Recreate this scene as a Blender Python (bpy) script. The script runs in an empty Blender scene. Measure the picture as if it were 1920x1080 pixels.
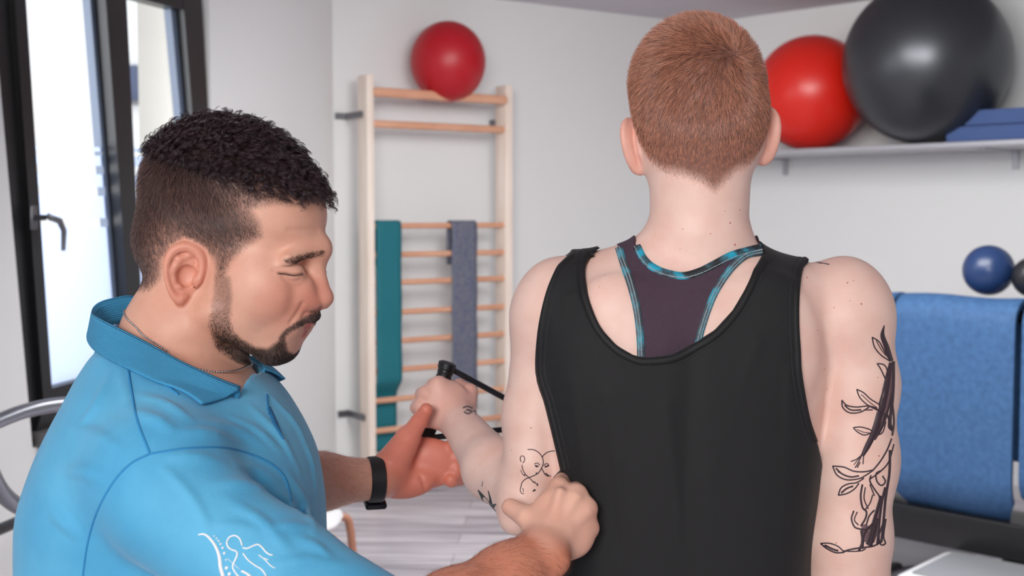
import bpy, math, random
import numpy as np
from mathutils import Vector, Matrix

# ------------------------------------------------------------------ camera, sky, lights, exposure
CAMZ = 1.40
FPX = 2300.0
PITCH = math.atan(140.0 / FPX)
scene = bpy.context.scene
COL = scene.collection
cam_d = bpy.data.cameras.new('camera')
cam_d.sensor_width = 36.0
cam_d.lens = FPX / 1920.0 * 36.0
cam_d.clip_start = 0.05
cam_d.dof.use_dof = True
cam_d.dof.focus_distance = 1.36
cam_d.dof.aperture_fstop = 7.5
cam = bpy.data.objects.new('camera', cam_d)
cam.location = (0, 0, CAMZ)
cam.rotation_euler = (math.pi / 2 - PITCH, 0, 0)
COL.objects.link(cam)
scene.camera = cam

world = bpy.data.worlds.new('daylight')
scene.world = world
world.use_nodes = True
bg = world.node_tree.nodes['Background']
bg.inputs[0].default_value = (0.93, 0.96, 1.0, 1)
bg.inputs[1].default_value = 1.3

def area(name, loc, target, size, power, color=(1, 1, 1), sy=None):
    d = bpy.data.lights.new(name, 'AREA')
    d.energy = power
    d.color = color
    d.size = size
    if sy:
        d.shape = 'RECTANGLE'
        d.size_y = sy
    o = bpy.data.objects.new(name, d)
    o.location = loc
    o.rotation_euler = (Vector(target) - Vector(loc)).to_track_quat('-Z', 'Y').to_euler()
    COL.objects.link(o)
    return o

area('unseen_ceiling_light', (-0.8, -1.9, 2.36), (0.2, 3.0, 1.1), 1.3, 122, (1.0, 0.985, 0.96))
area('unseen_ceiling_light', (0.70, 3.6, 2.44), (1.5, 5.0, 0.0), 1.8, 108, (1.0, 0.985, 0.97))  # added fill lamp, tilted to brighten the back of the room
area('window_daylight', (-2.1, 3.7, 1.6), (0.3, 3.2, 1.2), 1.3, 30, (0.93, 0.96, 1.0), 1.5)
scene.view_settings.view_transform = 'Standard'
scene.view_settings.look = 'None'
scene.view_settings.gamma = 1.0
scene.view_settings.exposure = 0.20
scene.view_settings.use_curve_mapping = False

# ------------------------------------------------------------------ geometry of the view
CAM = np.array([0.0, 0.0, CAMZ])
FW = np.array([0.0, math.cos(PITCH), -math.sin(PITCH)])
UPV = np.array([0.0, math.sin(PITCH), math.cos(PITCH)])
RT = np.array([1.0, 0.0, 0.0])

def ray(u, v):
    d = FW + RT * ((u - 960.0) / FPX) + UPV * ((540.0 - v) / FPX)
    return d

def W(u, v, Y):
    d = ray(u, v)
    return CAM + d * (Y / d[1])

def px(n, Y):
    return n * Y / FPX

def lin(r, g, b):
    def c(x):
        x /= 255.0
        return x / 12.92 if x <= 0.04045 else ((x + 0.055) / 1.055) ** 2.4
    return np.array([c(r), c(g), c(b)])

# ------------------------------------------------------------------ implicit surfaces
F32 = np.float32

def cap(P, a, b, ra, rb):
    a = np.asarray(a, F32); b = np.asarray(b, F32)
    ab = b - a
    q = P - a
    t = np.clip((q @ ab) / max(float(ab @ ab), 1e-12), 0, 1)
    d = q - t[:, None] * ab
    return np.sqrt((d * d).sum(1)) - (ra + (rb - ra) * t)

def ell(P, c, r, R=None):
    q = P - np.asarray(c, F32)
    if R is not None:
        q = q @ np.asarray(R, F32).T      # rows of R are the axes
    r = np.asarray(r, F32)
    k0 = np.sqrt(((q / r) ** 2).sum(1))
    k1 = np.sqrt(((q / (r * r)) ** 2).sum(1)) + 1e-9
    return np.where(k0 < 1e-4, -r.min(), k0 * (k0 - 1) / k1)

def smin(a, b, k):
    h = np.clip(0.5 + 0.5 * (b - a) / k, 0, 1)
    return b + (a - b) * h - k * h * (1 - h)

def smax(a, b, k):
    return -smin(-a, -b, k)

def catmull(pts, n):
    p = np.asarray(pts, float)
    if len(p) < 3:
        t = np.linspace(0, 1, n)[:, None]
        return p[0] * (1 - t) + p[-1] * t
    p = np.vstack([2 * p[0] - p[1], p, 2 * p[-1] - p[-2]])
    seg = len(p) - 3
    T = np.linspace(0, seg, n)
    out = []
    for t in T:
        i = min(int(t), seg - 1)
        s = t - i
        a, b, c, d = p[i], p[i + 1], p[i + 2], p[i + 3]
        out.append(0.5 * ((2 * b) + (-a + c) * s + (2 * a - 5 * b + 4 * c - d) * s * s + (-a + 3 * b - 3 * c + d) * s ** 3))
    return np.array(out)

class Loft:
    """stack of rounded horizontal sections: rows (z, cx, cy, ax, ay)"""
    def __init__(self, rows, power=2.4):
        rows = sorted(rows)
        self.t = catmull(rows, 120)
        self.t = self.t[np.argsort(self.t[:, 0])]
        self.pw = power
    def __call__(self, P):
        z = P[:, 2]
        t = self.t
        I = [np.interp(z, t[:, 0], t[:, i]).astype(F32) for i in range(1, 5)]
        x = np.abs(P[:, 0] - I[0]) / I[2]
        y = np.abs(P[:, 1] - I[1]) / I[3]
        n = (x ** self.pw + y ** self.pw + 1e-9) ** (1 / self.pw)
        g = np.sqrt((x / I[2]) ** 2 + (y / I[3]) ** 2) / np.sqrt(x * x + y * y + 1e-9)
        d = (n - 1) / (g + 1e-6)
        return smax(smax(d, z - F32(t[-1, 0]), 0.02), F32(t[0, 0]) - z, 0.004)

def polysdf(X, Z, poly):
    """signed distance to a closed polygon in a plane, negative inside"""
    poly = np.asarray(poly, float)
    n = len(poly)
    d = np.full(X.shape, 1e9, F32)
    s = np.ones(X.shape, F32)
    for i in range(n):
        a = poly[i]; b = poly[i - 1]
        ex, ez = b[0] - a[0], b[1] - a[1]
        wx, wz = X - a[0], Z - a[1]
        t = np.clip((wx * ex + wz * ez) / (ex * ex + ez * ez + 1e-12), 0, 1)
        dx, dz = wx - ex * t, wz - ez * t
        d = np.minimum(d, dx * dx + dz * dz)
        c1 = Z >= a[1]; c2 = Z < b[1]; c3 = ex * wz > ez * wx
        flip = (c1 & c2 & c3) | (~c1 & ~c2 & ~c3)
        s = np.where(flip, -s, s)
    return s * np.sqrt(d)

def axis(lo, hi, h, fine=()):
    """grid coordinates; fine = (lo, hi, h) intervals with a smaller step"""
    out = [lo]
    while out[-1] < hi:
        x = out[-1]
        st = h
        for a, b, hh in fine:
            if a - 0.004 <= x < b:
                st = min(st, hh)
        out.append(x + st)
    while (len(out) % 8) != 0:
        out.append(out[-1] + h)
    return np.array(out, F32)

def evalf(f, P):
    P = np.asarray(P, F32)
    out = np.empty(len(P), F32)
    for i in range(0, len(P), 300000):
        out[i:i + 300000] = f(P[i:i + 300000])
    return out

def grad(f, P, e=0.0006):
    g = np.empty((len(P), 3), F32)
    for i in range(3):
        o = np.zeros(3, F32); o[i] = e
        g[:, i] = evalf(f, P + o) - evalf(f, P - o)
    n = np.sqrt((g * g).sum(1)) + 1e-12
    return g / n[:, None], n / (2 * e)

def isomesh(f, xs, ys, zs, project=2):
    nx, ny, nz = len(xs), len(ys), len(zs)
    B = 8
    bx, by, bz = nx // B, ny // B, nz // B
    def ctr(a, n):
        lo = a[0::B][:n]; hi = a[np.minimum(np.arange(n) * B + B, len(a) - 1)]
        return (lo + hi) / 2, (hi - lo) / 2
    cx, hx = ctr(xs, bx); cy, hy = ctr(ys, by); cz, hz = ctr(zs, bz)
    G = np.stack(np.meshgrid(cx, cy, cz, indexing='ij'), -1).reshape(-1, 3)
    H = np.stack(np.meshgrid(hx, hy, hz, indexing='ij'), -1).reshape(-1, 3)
    dv = evalf(f, G)
    act = np.abs(dv) < np.sqrt((H * H).sum(1)) * 1.7 + 0.004
    V = np.where(dv < 0, F32(-1), F32(1)).reshape(bx, by, bz)
    V = V.repeat(B, 0).repeat(B, 1).repeat(B, 2)
    ib = np.argwhere(act.reshape(bx, by, bz))
    o = np.stack(np.meshgrid(np.arange(B), np.arange(B), np.arange(B), indexing='ij'), -1).reshape(-1, 3)
    for s in range(0, len(ib), 600):
        I = (ib[s:s + 600, None, :] * B + o[None]).reshape(-1, 3)
        Pp = np.stack([xs[I[:, 0]], ys[I[:, 1]], zs[I[:, 2]]], 1)
        V[I[:, 0], I[:, 1], I[:, 2]] = evalf(f, Pp)
    S = V < 0
    c = [(i, j, k) for i in (0, 1) for j in (0, 1) for k in (0, 1)]
    sm = np.zeros((nx - 1, ny - 1, nz - 1), np.int8)
    for i, j, k in c:
        sm += S[i:nx - 1 + i, j:ny - 1 + j, k:nz - 1 + k]
    A = np.argwhere((sm > 0) & (sm < 8))
    idx = np.full(sm.shape, -1, np.int32)
    idx[A[:, 0], A[:, 1], A[:, 2]] = np.arange(len(A))
    val = {q: V[A[:, 0] + q[0], A[:, 1] + q[1], A[:, 2] + q[2]] for q in c}
    acc = np.zeros((len(A), 3), F32); cnt = np.zeros(len(A), F32)
    for q in c:
        for ax in range(3):
            if q[ax] == 0:
                r = list(q); r[ax] = 1; r = tuple(r)
                a, b = val[q], val[r]
                m = (a < 0) != (b < 0)
                t = np.where(m, a / np.where(m, a - b, 1), 0)
                p = np.tile(np.array(q, F32), (len(A), 1))
                p[:, ax] += t
                acc += p * m[:, None]; cnt += m
    fr = acc / cnt[:, None]
    P = np.empty((len(A), 3), F32)
    for ax, arr in enumerate((xs, ys, zs)):
        i = A[:, ax]
        P[:, ax] = arr[i] + fr[:, ax] * (arr[i + 1] - arr[i])
    quads = []
    for ax in range(3):
        sl0 = [slice(1, n - 1) for n in (nx, ny, nz)]
        sl1 = list(sl0)
        sl0[ax] = slice(0, (nx, ny, nz)[ax] - 1)
        sl1[ax] = slice(1, (nx, ny, nz)[ax])
        a = S[tuple(sl0)]; b = S[tuple(sl1)]
        off = np.array([1, 1, 1]); off[ax] = 0
        e = np.argwhere(a != b) + off
        inside = S[e[:, 0], e[:, 1], e[:, 2]]
        u, v = [(1, 2), (2, 0), (0, 1)][ax]
        def cell(du, dv_):
            g = e.copy(); g[:, u] -= du; g[:, v] -= dv_
            return idx[g[:, 0], g[:, 1], g[:, 2]]
        q = np.stack([cell(0, 0), cell(1, 0), cell(1, 1), cell(0, 1)], 1)
        q[~inside] = q[~inside][:, ::-1]
        quads.append(q)
    Q = np.vstack(quads)
    Q = Q[(Q >= 0).all(1)]
    h = float(np.min(np.diff(xs)))
    for _ in range(project):
        d = evalf(f, P)
        g, n = grad(f, P)
        st = np.clip(d / np.maximum(n, 0.5), -h, h)
        P = P - g * st[:, None] * 0.9
    return P, Q

def raymarch(f, uv, y0=0.8, y1=2.4, off=0.0):
    """where the view rays through the given picture points meet the surface"""
    uv = np.atleast_2d(np.asarray(uv, float))
    D = np.array([ray(u, v) for u, v in uv])
    D = D / np.linalg.norm(D, axis=1)[:, None]
    t = np.full(len(D), y0)
    best = np.full(len(D), 1e9); tb = t.copy(); hit = np.zeros(len(D), bool)
    for _ in range(120):
        P = CAM + D * t[:, None]
        d = evalf(f, P) - off
        m = (d < best) & ~hit
        best = np.where(m, d, best); tb = np.where(m, t, tb)
        hit |= d < 0.0003
        t = np.where(hit, t, t + np.maximum(d * 0.7, 0.0003))
        t = np.minimum(t, y1)
    t = np.where(hit, t, tb)
    P = CAM + D * t[:, None]
    # rays that pass beside the thing fall back onto its nearest point
    for _ in range(3):
        d = evalf(f, P) - off
        g, n = grad(f, P)
        P = P - g * np.where(hit, 0, d)[:, None] * 0.9
    return P

from mathutils.bvhtree import BVHTree
class Surf:
    """finished mesh surface that ribbons and marks can be laid on"""
    def __init__(self, P, Fq):
        self.t = BVHTree.FromPolygons([tuple(map(float, p)) for p in P], [tuple(map(int, q)) for q in Fq])
    def hit(self, uv):
        out, nor = [], []
        o = Vector(CAM)
        for u, v in np.atleast_2d(np.asarray(uv, float)):
            d = Vector(ray(u, v)).normalized()
            p, n, i, _ = self.t.ray_cast(o + d * 0.5, d)
            if p is None:                      # beside the thing: slide onto its rim
                best = None
                for t in np.arange(1.0, 1.9, 0.02):
                    q = self.t.find_nearest(o + d * t)
                    if best is None or q[3] < best[3]: best = q
                p, n = best[0], best[1]
            out.append(tuple(p)); nor.append(tuple(n))
        return np.array(out), np.array(nor)

# ------------------------------------------------------------------ objects
def props(o, label=None, cat=None, group=None, kind=None):
    if label: o['label'] = label
    if cat: o['category'] = cat
    if group: o['group'] = group
    if kind: o['kind'] = kind
    return o

def empty(name, loc, label, cat, group=None):
    o = bpy.data.objects.new(name, None)
    o.empty_display_size = 0.05
    o.location = loc
    COL.objects.link(o)
    return props(o, label, cat, group)

def mesh_obj(name, P, Fs, mat, parent=None, smooth=True, cols=None, uv=None):
    me = bpy.data.meshes.new(name)
    P = np.asarray(P, F32)
    if isinstance(Fs, np.ndarray) and Fs.ndim == 2:
        k = Fs.shape[1]
        me.vertices.add(len(P)); me.vertices.foreach_set('co', P.ravel())
        me.loops.add(Fs.size); me.loops.foreach_set('vertex_index', Fs.astype(np.int32).ravel())
        me.polygons.add(len(Fs))
        me.polygons.foreach_set('loop_start', np.arange(len(Fs), dtype=np.int32) * k)
        me.update(calc_edges=True)
    else:
        me.from_pydata([tuple(map(float, p)) for p in P], [], [tuple(int(i) for i in q) for q in Fs])
        me.update()
    me.validate()
    if smooth:
        me.polygons.foreach_set('use_smooth', np.ones(len(me.polygons), bool))
    if cols is not None:
        a = me.color_attributes.new('tint', 'FLOAT_COLOR', 'POINT')
        c = np.ones((len(P), 4), F32); c[:, :3] = cols
        a.data.foreach_set('color', c.ravel())
    o = bpy.data.objects.new(name, me)
    me.materials.append(mat)
    COL.objects.link(o)
    if parent is not None:
        o.parent = parent
        o.matrix_parent_inverse = Matrix.Translation(-Vector(parent.location)) if parent.type == 'EMPTY' else Matrix.Identity(4)
    return o

class MB:
    """collects shapes for one mesh"""
    def __init__(self): self.v = []; self.f = []
    def add(self, v, f):
        n = len(self.v)
        self.v += [tuple(map(float, p)) for p in v]
        self.f += [tuple(i + n for i in q) for q in f]
        return self
    def box(self, c, size, X=(1, 0, 0), Y=(0, 1, 0), Z=(0, 0, 1), bevel=0.0):
        c = np.asarray(c, float); X, Y, Z = (np.asarray(a, float) for a in (X, Y, Z))
        hx, hy, hz = (s / 2 for s in size)
        b = min(bevel, hx * .9, hy * .9, hz * .9)
        if b <= 0:
            v = [c + X * sx * hx + Y * sy * hy + Z * sz * hz for sz in (-1, 1) for sx, sy in ((-1, -1), (1, -1), (1, 1), (-1, 1))]
            f = [(3, 2, 1, 0), (4, 5, 6, 7), (0, 1, 5, 4), (1, 2, 6, 5), (2, 3, 7, 6), (3, 0, 4, 7)]
            return self.add(v, f)
        v = []; rings = []
        prof = [(-hz, b), (-hz + b * .3, b * .3), (-hz + b, 0), (hz - b, 0), (hz - b * .3, b * .3), (hz, b)]
        for z, ins in prof:
            ring = []
            for sx, sy in ((-1, -1), (1, -1), (1, 1), (-1, 1)):
                ccx, ccy = sx * (hx - b), sy * (hy - b)
                a0 = math.atan2(sy, sx) - math.pi / 4
                for k in range(4):
                    a = a0 + k * math.pi / 6
                    rr = b - ins
                    ring.append(len(v))
                    v.append(c + X * (ccx + math.cos(a) * rr) + Y * (ccy + math.sin(a) * rr) + Z * z)
            rings.append(ring)
        f = []
        for a, bb in zip(rings, rings[1:]):
            n = len(a)
            for i in range(n):
                f.append((a[i], a[(i + 1) % n], bb[(i + 1) % n], bb[i]))
        f.append(tuple(rings[0][::-1])); f.append(tuple(rings[-1]))
        return self.add(v, f)
    def tube(self, pts, r, n=16, closed=False, caps=True):
        pts = np.asarray(pts, float)
        m = len(pts)
        rs = np.broadcast_to(np.asarray(r, float), (m,))
        T = np.empty_like(pts)
        for i in range(m):
            a = pts[(i - 1) % m] if (closed or i > 0) else pts[i]
            b = pts[(i + 1) % m] if (closed or i < m - 1) else pts[i]
            T[i] = (b - a) / (np.linalg.norm(b - a) + 1e-12)
        ref = np.array([0, 0, 1.0]) if abs(T[0][2]) < 0.9 else np.array([1.0, 0, 0])
        N = ref - T[0] * (ref @ T[0]); N /= np.linalg.norm(N)
        v = []
        for i in range(m):
            N = N - T[i] * (N @ T[i]); N /= np.linalg.norm(N) + 1e-12
            Bn = np.cross(T[i], N)
            for k in range(n):
                a = 2 * math.pi * k / n
                v.append(pts[i] + (N * math.cos(a) + Bn * math.sin(a)) * rs[i])
        f = []
        for i in range(m if closed else m - 1):
            j = (i + 1) % m
            for k in range(n):
                f.append((i * n + k, i * n + (k + 1) % n, j * n + (k + 1) % n, j * n + k))
        if caps and not closed:
            f.append(tuple(range(n))[::-1]); f.append(tuple((m - 1) * n + k for k in range(n)))
        return self.add(v, f)
    def ball(self, c, r, nu=48, nv=32, sq=1.0):
        c = np.asarray(c, float)
        v = [c + np.array([0, 0, -r * sq])]
        for i in range(1, nv):
            p = -math.pi / 2 + math.pi * i / nv
            for k in range(nu):
                a = 2 * math.pi * k / nu
                v.append(c + np.array([math.cos(a) * math.cos(p) * r, math.sin(a) * math.cos(p) * r, math.sin(p) * r * sq]))
        v.append(c + np.array([0, 0, r * sq]))
        f = [(0, 1 + (k + 1) % nu, 1 + k) for k in range(nu)]
        for i in range(nv - 2):
            for k in range(nu):
                f.append((1 + i * nu + k, 1 + i * nu + (k + 1) % nu, 1 + (i + 1) * nu + (k + 1) % nu, 1 + (i + 1) * nu + k))
        t = len(v) - 1; b = 1 + (nv - 2) * nu
        f += [(b + k, b + (k + 1) % nu, t) for k in range(nu)]
        return self.add(v, f)
    def poly(self, pts, n, depth):
        """flat outline extruded along n"""
        pts = np.asarray(pts, float); n = np.asarray(n, float)
        k = len(pts)
        v = list(pts) + list(pts + n * depth)
        f = [tuple(range(k))[::-1], tuple(range(k, 2 * k))] + [(i, (i + 1) % k, k + (i + 1) % k, k + i) for i in range(k)]
        return self.add(v, f)
    def build(self, name, mat, parent=None, smooth=True, sharp=True):
        o = mesh_obj(name, self.v, self.f, mat, parent, smooth)
        if smooth and sharp:
            o.data.set_sharp_from_angle(angle=math.radians(35))
        return o

# ------------------------------------------------------------------ materials
def mat(name, color, rough=0.5, metal=0.0, **kw):
    m = bpy.data.materials.new(name)
    m.use_nodes = True
    b = m.node_tree.nodes['Principled BSDF']
    b.inputs['Base Color'].default_value = (*color, 1)
    b.inputs['Roughness'].default_value = rough
    b.inputs['Metallic'].default_value = metal
    for k, v in kw.items():
        b.inputs[k.replace('_', ' ')].default_value = v
    return m

def node(m, t, **kw):
    n = m.node_tree.nodes.new(t)
    for k, v in kw.items():
        if k.startswith('i_'):
            n.inputs[k[2:].replace('_', ' ')].default_value = v
        else:
            setattr(n, k, v)
    return n

def link(m, a, ao, b, bi):
    m.node_tree.links.new(a.outputs[ao], b.inputs[bi])

def bump(m, scale, strength, dist=0.001, kind='ShaderNodeTexNoise', detail=3.0, vec='Object', stretch=None):
    b = m.node_tree.nodes['Principled BSDF']
    tc = node(m, 'ShaderNodeTexCoord')
    t = node(m, kind)
    t.inputs['Scale'].default_value = scale
    if 'Detail' in t.inputs: t.inputs['Detail'].default_value = detail
    if stretch:
        mp = node(m, 'ShaderNodeMapping')
        mp.inputs['Scale'].default_value = stretch
        link(m, tc, vec, mp, 'Vector'); link(m, mp, 'Vector', t, 'Vector')
    else:
        link(m, tc, vec, t, 'Vector')
    bp = node(m, 'ShaderNodeBump')
    bp.inputs['Strength'].default_value = strength
    bp.inputs['Distance'].default_value = dist
    link(m, t, 'Fac' if 'Fac' in t.outputs else 'Distance', bp, 'Height')
    link(m, bp, 'Normal', b, 'Normal')
    return t, bp

def vary(m, scale, c1, c2, lo=0.35, hi=0.65, detail=4.0, stretch=None, vec='Object'):
    """base colour that wanders between two tones"""
    b = m.node_tree.nodes['Principled BSDF']
    tc = node(m, 'ShaderNodeTexCoord')
    t = node(m, 'ShaderNodeTexNoise'); t.inputs['Scale'].default_value = scale; t.inputs['Detail'].default_value = detail
    if stretch:
        mp = node(m, 'ShaderNodeMapping'); mp.inputs['Scale'].default_value = stretch
        link(m, tc, vec, mp, 'Vector'); link(m, mp, 'Vector', t, 'Vector')
    else:
        link(m, tc, vec, t, 'Vector')
    r = node(m, 'ShaderNodeValToRGB')
    r.color_ramp.elements[0].position = lo; r.color_ramp.elements[0].color = (*c1, 1)
    r.color_ramp.elements[1].position = hi; r.color_ramp.elements[1].color = (*c2, 1)
    link(m, t, 'Fac', r, 'Fac'); link(m, r, 'Color', b, 'Base Color')
    return r
# ------------------------------------------------------------------ the room
M_wall = mat('wall_paint', lin(226, 227, 227), 0.85)
bump(M_wall, 90, 0.12, 0.002)
M_ceil = mat('ceiling_paint', lin(206, 202, 208), 0.9)
M_reveal = mat('plaster_reveal', lin(205, 202, 198), 0.9)
bump(M_reveal, 60, 0.6, 0.006)
M_frame = mat('black_window_frame', lin(22, 22, 24), 0.35)
M_gasket = mat('blue_grey_seal', lin(92, 104, 124), 0.4)
M_sill = mat('grey_stone_sill', lin(92, 90, 90), 0.4)
M_metal = mat('brushed_steel', lin(150, 153, 160), 0.28, 1.0)
M_handle = mat('grey_metal_handle', lin(120, 120, 124), 0.35, 0.8)

ZC = 2.52
C1 = np.array([-0.864, 5.97])          # corner between window wall and wall-bar wall
C2 = np.array([1.115, 7.33])           # corner between wall-bar wall and shelf wall
dB = (C2 - C1) / np.linalg.norm(C2 - C1)
nB = np.array([dB[1], -dB[0]])         # into the room
dR = np.array([0.70, -0.714]); dR /= np.linalg.norm(dR)
nR = np.array([-dR[1], dR[0]]) * -1.0  # into the room
dL = np.array([-0.249, -0.969]); dL /= np.linalg.norm(dL)
nL = np.array([-dL[1], dL[0]])         # into the room
if nR @ (np.array([0, 3.0]) - C2) < 0: nR = -nR
if nL @ (np.array([0, 3.0]) - C1) < 0: nL = -nL
if nB @ (np.array([0, 3.0]) - C1) < 0: nB = -nB
E3 = C2 + dR * 4.6
E4 = C1 + dL * 9.0
E5 = np.array([4.0, -2.85])

def v3(p, z): return np.array([p[0], p[1], z])

def wall_slab(name, a, b, n, z0=0.0, z1=ZC, th=0.12, m=None):
    mb = MB()
    mb.poly([v3(a, z0), v3(b, z0), v3(b, z1), v3(a, z1)], -v3(n, 0), th)
    return props(mb.build(name, m or M_wall, smooth=False), kind='structure')

wall_slab('wall_back', C1 - dB * 0.1, C2 + dB * 0.1, nB)
wall_slab('wall_right', C2 - dR * 0.0, E3, nR)
def inward(a, b):
    d = (b - a) / np.linalg.norm(b - a); n = np.array([-d[1], d[0]])
    return n if n @ (np.array([0.5, 2.0]) - a) > 0 else -n
for nm, a, b in (('wall_side', E3, E5), ('wall_front', E5, E4)):
    n = inward(a, b); mb = MB()
    mb.poly([v3(a, 0), v3(b, 0), v3(b, ZC), v3(a, ZC)], -v3(n, 0), 0.12)
    props(mb.build(nm, M_wall, smooth=False), kind='structure')

def on_plane(u, v, p0, n):
    """point of a vertical plane seen at picture point u, v"""
    d = ray(u, v)
    p0 = v3(p0, 0); n = v3(n, 0)
    t = ((p0 - CAM) @ n) / (d @ n)
    return CAM + d * t

# window wall: pier, wall above and below the opening, and the recess
def sL(u):                              # distance along the window wall at picture column u
    p = on_plane(u, 400, C1, nL)[:2]
    return (p - C1) @ dL
s_r = sL(398)                           # right edge of the recess
s_l = sL(58)                            # left edge of the recess
def Lp(s, z, o=0.0): return v3(C1 + dL * s - nL * o, z)
REC = 0.065
Z_SILL = float(on_plane(75, 812, C1, nL)[2])
Z_HEAD = 2.36
mb = MB()
def sLv(u, v):
    p = on_plane(u, v, C1, nL); return (p[:2] - C1) @ dL, p[2]
(sa_, za_), (sb_, zb_) = sLv(-14, 0), sLv(54, 760)
kk = (sa_ - sb_) / (za_ - zb_)
e_ = lambda z: sb_ + kk * (z - zb_)
for q in ([(-0.05, 0), (s_r, 0), (s_r, ZC), (-0.05, ZC)], [(e_(0), 0), (9.0, 0), (9.0, ZC), (e_(ZC), ZC)],
          [(s_r, 0), (e_(0), 0), (e_(Z_SILL - .04), Z_SILL - 0.04), (s_r, Z_SILL - 0.04)], [(s_r, Z_HEAD), (e_(Z_HEAD), Z_HEAD), (e_(ZC), ZC), (s_r, ZC)]):
    mb.poly([Lp(a, b) for a, b in q], -v3(nL, 0), REC + 0.1)
props(mb.build('wall_left', M_wall, smooth=False), kind='structure')
sill = MB()
sill.box(Lp((s_r + s_l) / 2, Z_SILL - 0.02, (REC - 0.05) / 2), (abs(s_l - s_r) + 0.0, REC + 0.05, 0.05), X=v3(dL, 0), Y=v3(nL, 0), bevel=0.006)
props(sill.build('trim_1', M_sill), label='grey stone window sill under the black window', kind='structure')

# floor of grey wood-look boards
M_floor = mat('grey_wood_floor', lin(170, 165, 172), 0.35)
def floor_mat(m):
    b = m.node_tree.nodes['Principled BSDF']
    tc = node(m, 'ShaderNodeTexCoord')
    mp = node(m, 'ShaderNodeMapping'); mp.inputs['Rotation'].default_value = (0, 0, -math.atan2(dR[1], dR[0]) - 0.75)
    link(m, tc, 'Object', mp, 'Vector')
    br = node(m, 'ShaderNodeTexBrick')
    br.inputs['Scale'].default_value = 1.0
    br.inputs['Brick Width'].default_value = 1.25
    br.inputs['Row Height'].default_value = 0.16
    br.inputs['Mortar Size'].default_value = 0.0015
    br.inputs['Color1'].default_value = (*lin(236, 232, 236), 1)
    br.inputs['Color2'].default_value = (*lin(190, 184, 192), 1)
    br.inputs['Mortar'].default_value = (*lin(110, 105, 112), 1)
    br.offset = 0.37
    link(m, mp, 'Vector', br, 'Vector')
    st = node(m, 'ShaderNodeMapping'); st.inputs['Scale'].default_value = (0.7, 9, 1)
    link(m, mp, 'Vector', st, 'Vector')
    nz = node(m, 'ShaderNodeTexNoise'); nz.inputs['Scale'].default_value = 2.4; nz.inputs['Detail'].default_value = 6
    link(m, st, 'Vector', nz, 'Vector')
    rp = node(m, 'ShaderNodeValToRGB')
    rp.color_ramp.elements[0].position = 0.3; rp.color_ramp.elements[0].color = (*lin(150, 144, 156), 1)
    rp.color_ramp.elements[1].position = 0.62; rp.color_ramp.elements[1].color = (1, 1, 1, 1)
    link(m, nz, 'Fac', rp, 'Fac')
    mx = node(m, 'ShaderNodeMix', data_type='RGBA', blend_type='MULTIPLY'); mx.inputs['Factor'].default_value = 0.85
    link(m, br, 'Color', mx, 6); link(m, rp, 'Color', mx, 7); link(m, mx, 2, b, 'Base Color')
floor_mat(M_floor)
fl = MB()
poly2 = [C1 - nB * 0.1 - dB * 0.25, C2 - nB * 0.1 + dB * 0.2, E3 + nR * -.1, E5 + np.array([.1, -.1]), E4 - nL * 0.3]
fl.poly([v3(p, -0.1) for p in poly2], (0, 0, 1), 0.1)
props(fl.build('floor', M_floor, smooth=False), kind='structure')
ce = MB()
ce.poly([v3(p, ZC) for p in poly2], (0, 0, 1), 0.1)
props(ce.build('ceiling', M_ceil, smooth=False), kind='structure')
M_base = mat('pale_skirting', lin(200, 198, 200), 0.5)
for nm, a, b, n, d in (('baseboard_back', C1, C2, nB, dB), ('baseboard_right', C2, E3, nR, dR)):
    q = MB(); L = np.linalg.norm(b - a)
    q.box(v3((a + b) / 2 + n * 0.007, 0.035), (L, 0.014, 0.07), X=v3(d, 0), Y=v3(n, 0))
    props(q.build(nm, M_base, smooth=False), kind='structure')

# ---- window: black frames traced in the plane of the recess
WP = C1 - nL * REC                       # plane of the glass
def wp(u, v, o=0.0):
    p = on_plane(u, v, WP, nL)
    return p + v3(nL, 0) * o
def edge(pts):                           # straight edge x at height y from two picture points
    (u0, v0), (u1, v1) = pts
    return lambda v: u0 + (u1 - u0) * (v - v0) / (v1 - v0)
eL0 = edge([(-6, 0), (50, 760)])         # outer left of the sash
eL1 = edge([(16, 0), (66, 727)])         # inner left
eM0 = edge([(163, 0), (206, 560)])
eM1 = edge([(203, 0), (232, 560)])
eR0 = edge([(316, 0), (336, 240)])       # inner right
eR1 = edge([(352, 0), (366, 240)])
def top(u): return 22 + (u - 325) * 0.257
def bot(u): return 727 - (u - 66) * 0.26
def vmember(e0, e1, t0, b0, o, depth, m, name, parent):
    mb = MB()
    ta, tb = t0(e0(0)), t0(e1(0)); ba, bb = b0(e0(700)), b0(e1(700))
    mb.poly([wp(e0(ba), ba, o), wp(e1(bb), bb, o), wp(e1(tb), tb, o), wp(e0(ta), ta, o)], v3(nL, 0), depth)
    return mb.build(name, m, parent, smooth=False)
win = empty('window_1', Lp(s_l, Z_SILL, REC), None, None); win['kind'] = 'structure'
win['label'] = 'black framed window with frosted lower glass'
up = lambda u: top(u) - 60
dn = lambda u: bot(u) + 38
vmember(eL0, eL1, up, dn, 0.0, 0.06, M_frame, 'sash_frame', win)
vmember(edge([(-60, 0), (0, 760)]), edge([(-4, 0), (52, 760)]), up, lambda u: bot(u) + 110, -0.01, 0.05, M_frame, 'outer_frame', win)
vmember(eM0, eM1, up, dn, 0.0, 0.07, M_frame, 'sash_frame', win)
vmember(eR0, eR1, up, dn, 0.0, 0.06, M_frame, 'sash_frame', win)
mb = MB()
mb.poly([wp(-6, top(-6), 0), wp(345, top(345), 0), wp(345, top(345) - 75, 0), wp(-6, top(-6) - 75, 0)], v3(nL, 0), 0.058)
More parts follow.
